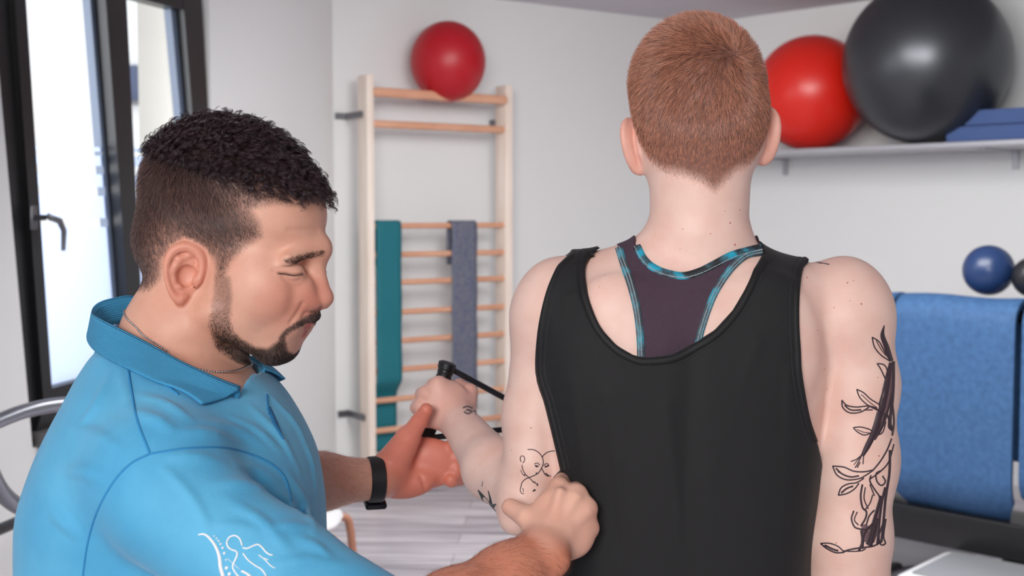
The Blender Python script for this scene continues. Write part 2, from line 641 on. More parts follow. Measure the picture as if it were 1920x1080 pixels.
mb.poly([wp(30, bot(30) + 96, 0), wp(392, bot(392) + 90, 0), wp(392, bot(392), 0), wp(62, bot(62), 0)], v3(nL, 0), 0.058)
mb.build('frame_rail', M_frame, win, smooth=False)
vmember(edge([(156, 0), (201, 560)]), edge([(163, 0), (206, 560)]), top, bot, -0.004, 0.03, M_gasket, 'seal', win)
vmember(edge([(307, 0), (329, 240)]), edge([(316, 0), (336, 240)]), top, bot, -0.004, 0.03, M_gasket, 'seal', win)
# glass and frosted film
M_glass = bpy.data.materials.new('clear_glass'); M_glass.use_nodes = True
nt = M_glass.node_tree; nt.nodes.clear()
o_ = nt.nodes.new('ShaderNodeOutputMaterial'); tr = nt.nodes.new('ShaderNodeBsdfTransparent'); gl = nt.nodes.new('ShaderNodeBsdfGlossy'); mx = nt.nodes.new('ShaderNodeMixShader')
gl.inputs['Roughness'].default_value = 0.02; mx.inputs[0].default_value = 0.05
nt.links.new(tr.outputs[0], mx.inputs[1]); nt.links.new(gl.outputs[0], mx.inputs[2]); nt.links.new(mx.outputs[0], o_.inputs[0])
M_frost = bpy.data.materials.new('frosted_film'); M_frost.use_nodes = True
nt = M_frost.node_tree; nt.nodes.clear()
o_ = nt.nodes.new('ShaderNodeOutputMaterial'); tr = nt.nodes.new('ShaderNodeBsdfTransparent'); tl = nt.nodes.new('ShaderNodeBsdfTranslucent'); mx = nt.nodes.new('ShaderNodeMixShader')
tl.inputs[0].default_value = (*lin(192, 199, 214), 1); mx.inputs[0].default_value = 0.94
nt.links.new(tr.outputs[0], mx.inputs[1]); nt.links.new(tl.outputs[0], mx.inputs[2]); nt.links.new(mx.outputs[0], o_.inputs[0])
def pane(ea, eb, va, vb, o, m, name, th=0.003):
    mb = MB()
    q = [wp(ea(vb(0)), vb(ea(vb(0))), o), wp(eb(vb(0)), vb(eb(vb(0))), o), wp(eb(va(0)), va(eb(va(0))), o), wp(ea(va(0)), va(ea(va(0))), o)]
    mb.poly(q, v3(nL, 0), th)
    return mb.build(name, m, win, smooth=False)
pane(eL1, eM0, lambda u: top(u), lambda u: bot(u), 0.012, M_glass, 'glass_pane')
pane(eM1, eR0, lambda u: top(u), lambda u: bot(u), 0.012, M_glass, 'glass_pane')
for ea, eb in ((eL1, eM0), (eM1, eR0)):
    for y0, y1 in ((275, 283), (291, 310), (326, 350), (366, 408), (424, 1000)):
        f0 = lambda u, y=y0: y + (u - 120) * 0.02
        f1 = (lambda u: bot(u)) if y1 == 1000 else (lambda u, y=y1: y + (u - 120) * 0.02)
        pane(ea, eb, f0, f1, 0.018, M_frost, 'frosted_film', 0.0015)
# window handle
hm = MB()
hc = wp(28, 408, 0.06)
hm.box(hc + v3(nL, 0) * 0.004, (0.03, 0.012, 0.075), X=v3(dL, 0), Y=v3(nL, 0), bevel=0.005)
hm.tube([hc, hc + v3(nL, 0) * 0.045], 0.009, 12)
h0 = hc + v3(nL, 0) * 0.05; 
hm.tube([h0 + np.array([0, 0, 0.008]), h0 + np.array([0.01, .005, 0.0]) , wp(50, 414, 0.115), wp(57, 432, 0.118), wp(56, 470, 0.118)], [0.009, 0.010, 0.0105, 0.009, 0.007], 14)
hm.build('window_handle', M_handle, win)
# outside: rough plaster pier of the facade and a pale house over the street
M_plaster = mat('rough_facade_plaster', lin(192, 188, 180), 0.95)
bump(M_plaster, 28, 0.9, 0.01)
mb = MB()
a = on_plane(330, 300, WP - nL * 0.04, nL)[:2]; b_ = on_plane(262, 300, WP - nL * 0.45, nL)[:2]
c_ = b_ - dL * 0.6; d_ = a - dL * 0.6
mb.poly([v3(a, 0.3), v3(b_, 0.3), v3(d_, 0.3), v3(c_, 0.3)], (0, 0, 1), 3.0)
props(mb.build('facade_pier', M_plaster, smooth=False), 'rough beige plaster pier of the facade just outside the window', 'pier', kind='structure')
hs = empty('neighbour_house', (-4.3, 9.2, 0), 'pale house across the street seen through the right window pane', 'building')
M_house = mat('pale_house_wall', lin(244, 245, 244), 0.9)
M_hwin = mat('blue_grey_window', lin(70, 84, 116), 0.3)
mb = MB(); hcx = W(150, 400, 11.0)
mb.box((hcx[0] + 0.0, 12.4, 2.0), (5.0, 2.4, 5.2)); mb.build('facade', M_house, hs, smooth=False)
p = W(236, 158, 11.15); mb = MB(); mb.box((p[0], 11.18, p[2]), (0.26, 0.08, 0.34)); mb.build('window', M_hwin, hs, smooth=False)
p = W(236, 193, 11.12); mb = MB(); mb.box((p[0], 11.14, p[2]), (0.30, 0.14, 0.03)); mb.build('window_ledge', M_handle, hs, smooth=False)
# ------------------------------------------------------------------ wall bars with bands and ball
M_birch = mat('pale_birch', lin(238, 222, 208), 0.5)
vary(M_birch, 3, lin(232, 214, 200), lin(243, 230, 218), stretch=(12, 12, 0.8))
M_rung = mat('beech_rung', lin(214, 160, 130), 0.45)
vary(M_rung, 4, lin(205, 148, 118), lin(220, 168, 138))
OFR = 0.22
def sB(u, off=OFR, v=400):
    p = on_plane(u, v, C1 + nB * off, nB)[:2]
    return (p - C1) @ dB
def Bp(s, z, off): return v3(C1 + dB * s + nB * off, z)
def zB(u, v, off=OFR): return on_plane(u, v, C1 + nB * off, nB)[2]
bars = empty('wall_bars', Bp((sB(690) + sB(962)) / 2, 0, OFR), 'tall pale wooden wall bars ladder standing off the back wall', 'wall bars')
s0, s1 = sB(690), sB(703)
s2, s3 = sB(949), sB(962)
for (a, b, vt, ut) in ((s0, s1, 139, 690), (s2, s3, 160, 960)):
    mb = MB(); h = zB(ut, vt)
    mb.box(Bp((a + b) / 2, h / 2, OFR - 0.05), (b - a, 0.10, h), X=v3(dB, 0), Y=v3(nB, 0), bevel=0.005)
    mb.build('side_rail', M_birch, bars)
sm_ = sB(826)
for v in (423, 476, 527, 582, 635, 688, 742, 797, 850, 903):
    zz = zB(826, v)
    mb = MB()
    mb.tube([Bp(s1 - 0.01, zz, OFR - 0.03), Bp((s1 + s2) / 2, zz, OFR - 0.03), Bp(s2 + 0.01, zz, OFR - 0.03)], 0.0145, 16)
    mb.build('rung', M_rung, bars)
for v, hh, of in ((180, 0.045, OFR + 0.005), (237, 0.036, OFR - 0.02)):
    zz = zB(826, v); mb = MB()
    mb.box(Bp((s1 + s2) / 2, zz, of - 0.01), (s2 - s1 + 0.005, 0.045, hh), X=v3(dB, 0), Y=v3(nB, 0), bevel=0.012)
    mb.build('rung', M_rung, bars)
for v in (213, 786):
    zz = zB(690, v); mb = MB()
    mb.box(Bp(s0 - 0.006, zz, 0.09), (0.012, 0.18, 0.03), X=v3(dB, 0), Y=v3(nB, 0))
    mb.box(Bp(s0 - 0.03, zz, 0.006), (0.06, 0.012, 0.03), X=v3(dB, 0), Y=v3(nB, 0))
    mb.build('wall_bracket', M_handle, bars, smooth=False)
zz = zB(960, 226); mb = MB()
mb.box(Bp(s3 + 0.006, zz, 0.09), (0.012, 0.18, 0.03), X=v3(dB, 0), Y=v3(nB, 0)); mb.build('wall_bracket', M_handle, bars, smooth=False)

M_teal = mat('teal_band_rubber', lin(8, 104, 116), 0.7)
M_greyband = mat('grey_band_rubber', lin(92, 98, 120), 0.8)
vary(M_greyband, 60, lin(84, 92, 116), lin(112, 112, 122))
def band(name, u0, u1, vt, vb, m, label, behind_from=999):
    a, b = sB(u0), sB(u1)
    zt, zb_ = zB((u0 + u1) / 2, vt), zB((u0 + u1) / 2, vb)
    n = 60; rows = []
    for i in range(n + 1):
        t = i / n; z = zt + (zb_ - zt) * t
        v = vt + (vb - vt) * t
        off = OFR - 0.006 + 0.003 * math.sin(t * 23)
        k = min(1, max(0, (v - behind_from) / 25))
        off = off * (1 - k) + (OFR - 0.062) * k
        rows.append((z, off))
    top = [(zt + 0.004 + 0.014 * math.sin(x), OFR - 0.03 - 0.022 * math.cos(x)) for x in np.linspace(0.1, math.pi - .1, 8)]
    back = [(zt - 0.05 * j, OFR - 0.054) for j in range(1, 5)]
    path = back[::-1] + top + rows[1:]
    vs = []; fs = []
    m_ = 6
    for z, off in path:
        for k in range(m_ + 1):
            s = a + (b - a) * k / m_
            vs.append(Bp(s, z, off))
    for i in range(len(path) - 1):
        for k in range(m_):
            q = i * (m_ + 1) + k
            fs.append((q, q + 1, q + m_ + 2, q + m_ + 1))
    o = mesh_obj(name, vs, fs, m)
    sd = o.modifiers.new('s', 'SOLIDIFY'); sd.thickness = 0.003
    return props(o, label, 'exercise band', 'exercise bands draped over the wall bars')
band('exercise_band', 706, 753, 421, 850, M_teal, 'dark teal exercise band hanging at the left side of the wall bars', 715)
band('exercise_band', 848, 895, 421, 770, M_greyband, 'grey exercise band hanging near the right side of the wall bars')

def ballmat(name, c, rough=0.38):
    m = mat(name, c, rough)
    m.node_tree.nodes['Principled BSDF'].inputs['Specular IOR Level'].default_value = 0.5
    return m
M_red = ballmat('crimson_ball_vinyl', lin(176, 10, 28), 0.42)
M_orange = ballmat('bright_red_ball_vinyl', lin(214, 34, 20), 0.35)
M_anth = ballmat('anthracite_ball_vinyl', lin(78, 80, 84), 0.36)
M_anth.node_tree.nodes['Principled BSDF'].inputs['Metallic'].default_value = 0.8
M_blueball = ballmat('blue_ball_vinyl', lin(30, 52, 92), 0.3)
M_blackball = ballmat('black_ball_vinyl', lin(28, 28, 32), 0.35)
M_foam = mat('blue_foam', lin(70, 92, 140), 0.9)
bump(M_foam, 300, 0.3, 0.002)

def gymball(c, r, m, label, group, sq=1.0, axis_=(0.3, 0.2, 1)):
    o = MB().ball((0, 0, 0), r, 64, 48, sq)
    ax = Vector(axis_).normalized()
    # fine moulded grooves around the ball and a valve
    ob = o.build('gym_ball', m, sharp=False)
    ob.location = c
    props(ob, label, 'ball', group)
    vb = MB(); d = np.array(Vector((0.35, 0.75, 0.45)).normalized())
    vb.tube([d * r * 0.985, d * r * 1.006], [0.010, 0.008], 14)
    v_ = vb.build('valve', M_blackball); v_.parent = ob
    return ob
cb = on_plane(840, 116, C1 + nB * 0.19, nB)
gymball(cb, 70 / FPX * cb[1], M_red, 'crimson ball resting on top of the wall bars', 'exercise balls', 1.07)

# ------------------------------------------------------------------ shelf with large balls and foam pads
M_shelf = mat('shelf_board', lin(176, 176, 182), 0.35)
M_shelf.node_tree.nodes['Principled BSDF'].inputs['Metallic'].default_value = 0.3
SD = 0.50
def Rp(s, z, off): return v3(C2 + dR * s + nR * off, z)
def sR(u, off): return (on_plane(u, 400, C2 + nR * off, nR)[:2] - C2) @ dR
z_sh = on_plane(1700, 270, C2 + nR * SD, nR)[2]
mb = MB()
sa, sb = 0.25, 3.4
mb.box(Rp((sa + sb) / 2, z_sh - 0.012, SD / 2), (sb - sa, SD, 0.024), X=v3(dR, 0), Y=v3(nR, 0), bevel=0.003)
shelf = props(mb.build('wall_shelf', M_shelf), 'long thin grey shelf on the right wall carrying the big balls', 'shelf')
for s in (0.6, 1.9, 3.1):
    q = MB(); q.box(Rp(s, z_sh - 0.028, SD / 2 - 0.06), (0.03, SD - 0.12, 0.008), X=v3(dR, 0), Y=v3(nR, 0))
    q.box(Rp(s, z_sh - 0.07, 0.006), (0.03, 0.012, 0.09), X=v3(dR, 0), Y=v3(nR, 0)); q.build('bracket', M_shelf, smooth=False).parent = shelf
def shelf_ball(u, v, rpx, m, label, off=None):
    Y = 5.9
    for _ in range(20):
        r = rpx / FPX * Y
        c = on_plane(u, v, C2 + nR * (off or r + 0.01), nR); Y = c[1]
    c[2] = z_sh + r + 0.001
    return gymball(c, r, m, label, 'exercise balls')
shelf_ball(1522, 168, 106, M_orange, 'bright red ball on the shelf beside the big dark grey ball')
shelf_ball(1737, 115, 152, M_anth, 'huge shiny dark grey ball on the shelf')
pl = bpy.data.lights.new('added_violet_light', 'POINT'); pl.energy = 2.2; pl.color = (0.75, 0.35, 1.0); pl.shadow_soft_size = 0.06  # point light added out of sight behind the balls for a violet tinge
po = bpy.data.objects.new('added_violet_light', pl); po.location = on_plane(1600, 215, C2 + nR * 0.16, nR); COL.objects.link(po)
for i, (u, zt) in enumerate(((1770, 0), (1785, 1))):
    off = SD - 0.03
    s = sR(u, off)
    th = 30 / FPX * 5.4
    mb = MB()
    mb.box(Rp(s + 0.24, z_sh + th * (zt + 0.5) + 0.001 + zt * 0.002, off - 0.10 - 0.008 * zt), (0.48, 0.20, th), X=v3(dR, 0.0), Y=v3(nR, 0), bevel=0.008)
    props(mb.build('foam_pad', M_foam), ['lower blue foam pad lying on the shelf by the dark grey ball', 'upper blue foam pad stacked on another foam pad'][i], 'foam pad', 'blue foam pads on the shelf')

# ------------------------------------------------------------------ blue mats on a black rack
M_mat = mat('blue_mat_foam', lin(66, 118, 178), 0.75)
vary(M_mat, 45, lin(42, 78, 120), lin(56, 94, 138), 0.3, 0.7, 8)
M_black = mat('black_steel', lin(16, 16, 18), 0.35)
M_white = mat('white_plastic', lin(226, 226, 228), 0.35)
RK = W(1800, 400, 4.3)[:2]
def Kp(s, z, off=0.0): return v3(RK + dR * s + nR * off, z)
def sK(u, off=0.0): return (on_plane(u, 400, RK + nR * off, nR)[:2] - RK) @ dR
def zK(u, v, off=0.0): return on_plane(u, v, RK + nR * off, nR)[2]
rack = empty('mat_rack', Kp(0, 0, -0.12), 'black steel rack low at the right under the blue mats', 'rack')
zt = zK(1800, 566)
mb = MB()
a, b = sK(1600), sK(2050)
mb.tube([Kp(a, zt - 0.045, -0.07), Kp(b, zt - 0.045, -0.07)], 0.02, 12)
mb.tube([Kp(a, zt - 0.02, -0.24), Kp(b, zt - 0.02, -0.24)], 0.015, 12)
mb.build('top_rail', M_black, rack)
for s in (a + 0.03, b - 0.05):
    mb = MB()
    mb.tube([Kp(s, zt - 0.045, -0.07), Kp(s, 0.02, -0.07)], 0.02, 12)
    mb.tube([Kp(s, zt - 0.02, -0.24), Kp(s, 0.02, -0.24)], 0.02, 12)
    mb.tube([Kp(s, zt - 0.045, -0.07), Kp(s, zt - 0.02, -0.24)], 0.015, 12)
    mb.box(Kp(s, 0.015, -0.12), (0.07, 0.40, 0.03), X=v3(dR, 0), Y=v3(nR, 0), bevel=0.01)
    mb.build('upright', M_black, rack)
mb = MB()
zb = zK(1800, 985)
mb.box(Kp((a + b) / 2, zb - 0.03, -0.12), (b - a, 0.22, 0.13), X=v3(dR, 0), Y=v3(nR, 0), bevel=0.01)
mb.box(Kp((a + b) / 2 + 0.2, (zb - 0.12) / 2 + 0.06, -0.12), (b - a - 0.75, 0.20, max(zb - 0.2, 0.05)), X=v3(dR, 0), Y=v3(nR, 0), bevel=0.01)
mb.build('lower_beam', M_black, rack)
def hung_mat(ua, ub, label, vbot, off=0.0):
    a, b = sK(ua), sK(ub)
    zb_ = zK((ua + ub) / 2, vbot)
    prof = []                       # (offset, z)
    for t in np.linspace(0, 1, 26):
        z = zb_ + (zt - 0.07 - zb_) * t
        o = 0.0 - 0.10 * max(0, (0.22 - t) / 0.22) ** 2
        prof.append((o + off, z))
    for x in np.linspace(0.25, math.pi, 10):
        prof.append((-0.075 + 0.075 * math.cos(x) + off, zt - 0.07 + 0.07 * math.sin(x)))
    for t in np.linspace(0.1, 1, 8):
        prof.append((-0.15 + off, zt - 0.07 - 0.5 * t))
    vs, fs = [], []
    N = 10
    for i, (o, z) in enumerate(prof):
        ins = 0.0
        for k in range(N + 1):
            t = k / N
            s = a + (b - a) * t
            r = 0.05 * max(0, 1 - i / 3.0) * (1 if k in (0, N) else 0)
            s += r if k == 0 else -r
            vs.append(Kp(s, z + 0.004 * math.sin(t * 7 + i * .2), o))
    for i in range(len(prof) - 1):
        for k in range(N):
            q = i * (N + 1) + k
            fs.append((q, q + 1, q + N + 2, q + N + 1))
    o = mesh_obj('exercise_mat', vs, fs, M_mat)
    sd = o.modifiers.new('s', 'SOLIDIFY'); sd.thickness = 0.018; sd.offset = 1
    bv = o.modifiers.new('b', 'BEVEL'); bv.width = 0.006; bv.segments = 2; bv.limit_method = 'ANGLE'
    return props(o, label, 'exercise mat', 'blue mats hung over the black rack')
hung_mat(1682, 1912, 'wide blue mat hanging over the rack below the blue ball', 975)
hung_mat(1560, 1672, 'blue mat hung next to the wide one, partly behind the tattooed arm', 905, -0.012)
hung_mat(1926, 2030, 'blue mat at the picture edge on the rack', 985)
# rail edge seen between the mats
def rack_ball(u, v, rpx, m, label):
    c = on_plane(u, v, RK - nR * 0.15, nR)
    r = rpx / FPX * c[1]
    c[2] = zt + 0.018 + r
    return gymball(c, r, m, label, 'exercise balls')
rack_ball(1853, 531, 47, M_blueball, 'small dark blue ball on top of the blue mats')
rack_ball(1936, 540, 38, M_blackball, 'small black ball at the picture edge beside the small dark blue one')
# white bases on the floor
def base_box(u0, v0, Y, size, rot, label, bev=0.03):
    p = W(u0, v0, Y); mb = MB()
    X = np.array([math.cos(rot), math.sin(rot), 0]); Yv = np.array([-math.sin(rot), math.cos(rot), 0])
    mb.box((0, 0, size[2] / 2), size, X=X, Y=Yv, bevel=bev)
    o = mb.build('step_platform', M_white); o.location = (p[0], p[1], 0.0)
    t = MB(); t.box((0, 0, size[2] + 0.004), (size[0] * .86, size[1] * .8, 0.008), X=X, Y=Yv, bevel=0.003)
    g = t.build('grip_pad', mat('grey_grip', lin(140, 142, 146), 0.8)); g.parent = o
    return props(o, label, 'step platform', 'white step platforms on the floor')
base_box(1688, 1010, 5.02, (0.42, 0.5, 0.25), 0.15, 'tall white step platform on the floor beside the tattooed arm')
base_box(1915, 1080, 3.98, (0.70, 0.42, 0.19), -0.75, 'low white step platform in front of the black rack')

# ------------------------------------------------------------------ steel tube frame at the left, stool behind the man
fr = empty('handrail_frame', W(-160, 1000, 2.5) * np.array([1, 1, 0]), 'curved shiny steel tube handrail low at the left behind the man', 'handrail')
def tubeat(pts, Y, rpx, name, m=M_metal):
    q = catmull([W(u, v, y) for u, v, y in pts], 60)
    MB().tube(q, rpx / FPX * Y, 20).build(name, m, fr)
tubeat([(-160, 1230, 2.35), (-160, 900, 2.35), (-120, 830, 2.4), (-30, 800, 2.5), (50, 770, 2.6), (130, 757, 2.7), (230, 757, 2.8), (330, 770, 2.9)], 2.6, 14, 'upper_tube')
tubeat([(-160, 700, 2.35), (-60, 790, 2.4), (-20, 880, 2.5), (5, 925, 2.55), (40, 951, 2.6), (90, 957, 2.65), (190, 957, 2.8), (330, 957, 2.9)], 2.6, 16, 'lower_tube')
tubeat([(-140, 1040, 2.5), (-20, 1000, 2.8), (70, 962, 3.1), (200, 905, 3.6)], 2.9, 11, 'cross_tube', mat('dark_steel', lin(60, 60, 64), 0.4, 0.9))
p0 = W(-160, 1230, 2.35); p1 = W(330, 957, 2.9)
for tp in ([p0], [W(330, 770, 2.9), p1]):
    q = MB(); g0 = tp[-1] * np.array([1, 1, 0])
    q.tube(tp + [g0 + [0, 0, .02], g0 + [0, 0, .02], g0 + [0, 0, 0.0]], [.017] * len(tp) + [.017, .05, .05], 20)
    q.build('post', M_metal, fr)

M_wood = mat('stool_wood', lin(170, 116, 92), 0.4)
st = W(540, 968, 3.75); st[2] = 0
stool = empty('stool', st, 'stool with white seat and brown bent wooden legs behind the man', 'stool')
zs = W(640, 966, 3.75)[2]
mb = MB()
ring = lambda r, z: [st + np.array([math.copysign(abs(math.cos(t)) ** .6, math.cos(t)) * r, math.copysign(abs(math.sin(t)) ** .6, math.sin(t)) * r * .9, z]) for t in np.linspace(0, 2 * math.pi, 49)[:-1]]
R_ = 0.165
vs = []; prof = [(0.0, zs), (R_ - 0.02, zs), (R_ - .005, zs - 0.005), (R_, zs - 0.014), (R_ - .005, zs - 0.024), (R_ - .02, zs - 0.028), (0.0, zs - 0.028)]
for r, z in prof: vs += ring(max(r, 0.001), z)
fs = [(i * 48 + k, (i + 1) * 48 + k, (i + 1) * 48 + (k + 1) % 48, i * 48 + (k + 1) % 48) for i in range(len(prof) - 1) for k in range(48)]
mb.add(vs, fs); mb.build('seat', M_white, stool)
for sx, sy in ((-1, -1), (1, -1), (1, 1), (-1, 1)):
    a = st + np.array([sx * 0.05, sy * 0.10, zs - 0.04]); b = st + np.array([sx * 0.155, sy * 0.135, zs - 0.04]); c = st + np.array([sx * 0.175, sy * 0.145, zs - 0.09]); d = st + np.array([sx * 0.20, sy * 0.17, 0.0])
    pts = np.vstack([catmull([a, b, c], 14)[:-1], [c, (c + d) / 2, d]])
    MB().tube(pts, 0.0135, 14).build('leg', M_wood, stool)
# ------------------------------------------------------------------ person in the black tank top
SC = 1.42 / FPX                                   # metres per picture pixel at the back
def Q(u, v, y): return W(u, v, y)

def unit(a):
    a = np.asarray(a, float); return a / np.linalg.norm(a)

def earf(P, c, A, U, s, rear=1.0):
    """ear: A = towards the face, U = up, N = away from the head; s = metres per unit, 100 units tall"""
    A = unit(A); U = unit(np.asarray(U) - A * (np.asarray(U) @ A)); N = np.cross(A, U) * rear
    R = np.stack([A, U, N])
    q = ((P - np.asarray(c, F32)) @ R.T.astype(F32)) / F32(s)
    w = 1 + 0.25 * np.clip(q[:, 1] / 50, -1, 1)       # narrower towards the lobe
    x = q[:, 0] / w; y = q[:, 1]; z = q[:, 2] + 0.10 * x
    qq = np.stack([x, y, z], 1)
    d = ell(qq, (0, -2, 0), (29, 46, 6))
    # helix: a rim round the back and top
    k = np.sqrt((x / 29) ** 2 + (y / 46) ** 2) + 1e-6
    dr = (k - 1) * 34
    zz = z - 8
    rim = np.sqrt(dr * dr + zz * zz) - 6.8
    d = smax(d, -(np.sqrt((dr + 11) ** 2 + (z - 9) ** 2) - 4.0), 3)
    ang = np.arctan2(y / 46, x / 29)
    gate = np.clip((np.abs(ang + 0.75) - 0.55) * 30, -20, 20)   # open at the lower front
    rim = np.where(gate < 0, rim - gate * 0.6, rim)
    d = smin(d, rim, 4)
    # crus of the helix sweeping into the bowl, antihelix, tragus, lobe
    d = smin(d, cap(qq, (26, 14, 5), (8, 2, 1), 5.5, 4), 4)
    for a, b in (((-14, -24, 4), (-19, 0, 6)), ((-19, 0, 6), (-10, 22, 5)), ((-10, 22, 5), (4, 32, 3))):
        d = smin(d, cap(qq, a, b, 5, 5), 5)
    d = smax(d, -ell(qq, (5, -5, 8), (17, 21, 19)), 3)
    d = smin(d, ell(qq, (2, -6, -13), (27, 38, 6)), 7)
    d = smin(d, ell(qq, (24, -8, 6), (8, 10, 6)), 5)
    d = smin(d, ell(qq, (-6, -26, 5), (8, 6, 5)), 4)
    d = smin(d, ell(qq, (3, -43, 1), (15, 15, 7)), 7)
    return d * F32(s)

# --- torso sections, traced left and right edges of the back at each height (v, left, right, half depth, centre depth)
TS = [(1330, 1000, 1560, .112, 1.49), (1200, 1022, 1530, .105, 1.49), (1080, 1042, 1508, .100, 1.48), (960, 1030, 1516, .102, 1.475), (850, 1016, 1530, .108, 1.475),
      (740, 1008, 1545, .110, 1.475), (650, 1008, 1560, .106, 1.475), (580, 1020, 1555, .095, 1.475), (530, 1052, 1530, .080, 1.475), (500, 1112, 1484, .066, 1.475),
      (478, 1165, 1438, .056, 1.472), (456, 1200, 1412, .052, 1.468), (432, 1216, 1404, .052, 1.465)]
rows = []
for v, l, r, b, yc in TS:
    a, c = W(l, v, yc), W(r, v, yc)
    rows.append(((a[2] + c[2]) / 2, (a[0] + c[0]) / 2, yc, (c[0] - a[0]) / 2, b))
torsoW = Loft(rows, 2.3)

def w_torso(P):
    d = torsoW(P)
    # shoulder blades, spine furrow
    d = smin(d, ell(P, Q(1150, 640, 1.405), (.050, .024, .075)), .03)
    d = smin(d, ell(P, Q(1440, 640, 1.405), (.050, .024, .075)), .03)
    d = smin(d, cap(P, Q(1085, 553, 1.47), Q(1215, 506, 1.46), .046, .038), .03)
    d = smin(d, cap(P, Q(1545, 568, 1.47), Q(1400, 536, 1.46), .046, .038), .03)
    sp = cap(P, Q(1300, 560, 1.355), Q(1280, 1100, 1.365), .010, .012)
    return smax(d, -sp, .03)

# head: own frame, tilted a little to the left
ang = math.radians(5)
HR = np.array([math.cos(ang), 0, math.sin(ang)]); HU = np.array([-math.sin(ang), 0, math.cos(ang)]); HF = np.array([0, 1.0, 0])
HO = Q(1309, 173, 1.470)
def HP(x, y, z): return HO + (HR * x + HF * y + HU * z) * SC
HM = np.stack([HR, HF, HU])
def hl(P): return ((P - HO.astype(F32)) @ HM.T.astype(F32)) / F32(SC)

def w_head(P):
    q = hl(P); s = np.stack([np.abs(q[:, 0]), q[:, 1], q[:, 2]], 1)
    d = ell(q, (0, 8, 0), (126, 152, 138))
    d = smin(d, ell(q, (0, -18, -58), (123, 122, 96)), 30)
    d = smin(d, ell(q, (0, 40, -110), (100, 90, 95)), 40)          # upper jaw block
    d = smin(d, cap(s, (88, 20, -120), (30, 118, -190), 26, 24), 30)  # jaw line
    d = smin(d, ell(q, (0, 130, -192), (30, 24, 24)), 20)
    d = smin(d, ell(q, (0, 112, -60), (82, 50, 80)), 30)
    d = smin(d, cap(q, (0, 152, -40), (0, 178, -92), 12, 17), 14)     # nose
    d = smin(d, ell(q, (0, 150, -128), (26, 14, 16)), 12)            # lips
    d = smax(d, -ell(s, (42, 176, -48), (24, 20, 16)), 14)
    d = smin(d, ell(s, (42, 146, -50), (17, 16, 14)), 5)
    return d * F32(SC)

def w_ears(P):
    l = earf(P, HP(-125, 16, -90), HF * .75 + HR * -.42 * -1 + HF * 0, HU * 1 + HF * -.12 + HR * -0.16, SC * 1.02, -1)
    r = earf(P, HP(120, 12, -92), HF * .75 - HR * .45, HU * 1 + HF * -.12 + HR * 0.16, SC * 1.03, 1)
    return np.minimum(l, r)

def w_neck(P):
    return cap(P, Q(1309, 480, 1.468), Q(1314, 270, 1.462), px(91, 1.45), px(96, 1.45))

ELB = Q(982, 938, 1.430)
WRI = Q(860, 790, 1.650)
def w_armL(P):
    d = ell(P, Q(1050, 590, 1.47), (.058, .062, .070))
    d = smin(d, cap(P, Q(1040, 600, 1.47), Q(1008, 780, 1.468), px(76, 1.45), px(64, 1.45)), .02)
    d = smin(d, cap(P, Q(1008, 780, 1.468), Q(992, 920, 1.443), px(65, 1.45), px(52, 1.45)), .015)
    d = smin(d, cap(P, Q(983, 925, 1.425), Q(968, 970, 1.425), px(47, 1.43), px(34, 1.43)), .015)      # elbow
    f = cap(P, ELB, Q(925, 880, 1.52), px(50, 1.45), px(55, 1.5))
    f = smin(f, cap(P, Q(925, 880, 1.52), WRI, px(55, 1.5), px(35, 1.65)), .02)
    return smin(d, f, .012)

def w_handL(P):
    d = cap(P, WRI, Q(852, 775, 1.66), px(34, 1.65), px(34, 1.66))
    kn = [(822, 722, 1.664), (800, 738, 1.660), (790, 762, 1.658), (797, 788, 1.660)]
    for k, (u, v, y) in enumerate(kn):
        d = smin(d, cap(P, Q(856, 782, 1.662), Q(u, v, y), px(26, 1.66), px(16.5 - k, 1.66)), .010)
    d = smin(d, ell(P, Q(838, 760, 1.670), (px(46, 1.66), .018, px(48, 1.66))), .010)
    fing = None
    for k, (u, v, y) in enumerate(kn):
        pts = [(u, v, y), (u - 8, v + 2, y + .022), (u - 2, v + 4, y + .046), (u + 22, v + 7, y + .056), (u + 38, v + 8, y + .042)]
        r = [16 - k, 15 - k, 14 - k, 13 - k, 11 - k]
        f = None
        for i in range(4):
            c = cap(P, Q(*pts[i]), Q(*pts[i + 1]), px(r[i], 1.68), px(r[i + 1], 1.68))
            f = c if f is None else smin(f, c, .003)
        fing = f if fing is None else smin(fing, f, .0015)
    d = smin(d, fing, .004)
    th = cap(P, Q(873, 770, 1.668), Q(880, 735, 1.688), px(20, 1.68), px(16, 1.69))
    th = smin(th, cap(P, Q(880, 735, 1.688), Q(862, 722, 1.708), px(15, 1.7), px(12, 1.7)), .003)
    th = smin(th, cap(P, Q(862, 722, 1.708), Q(838, 726, 1.716), px(12, 1.7), px(10, 1.7)), .003)
    return smin(d, th, .006)

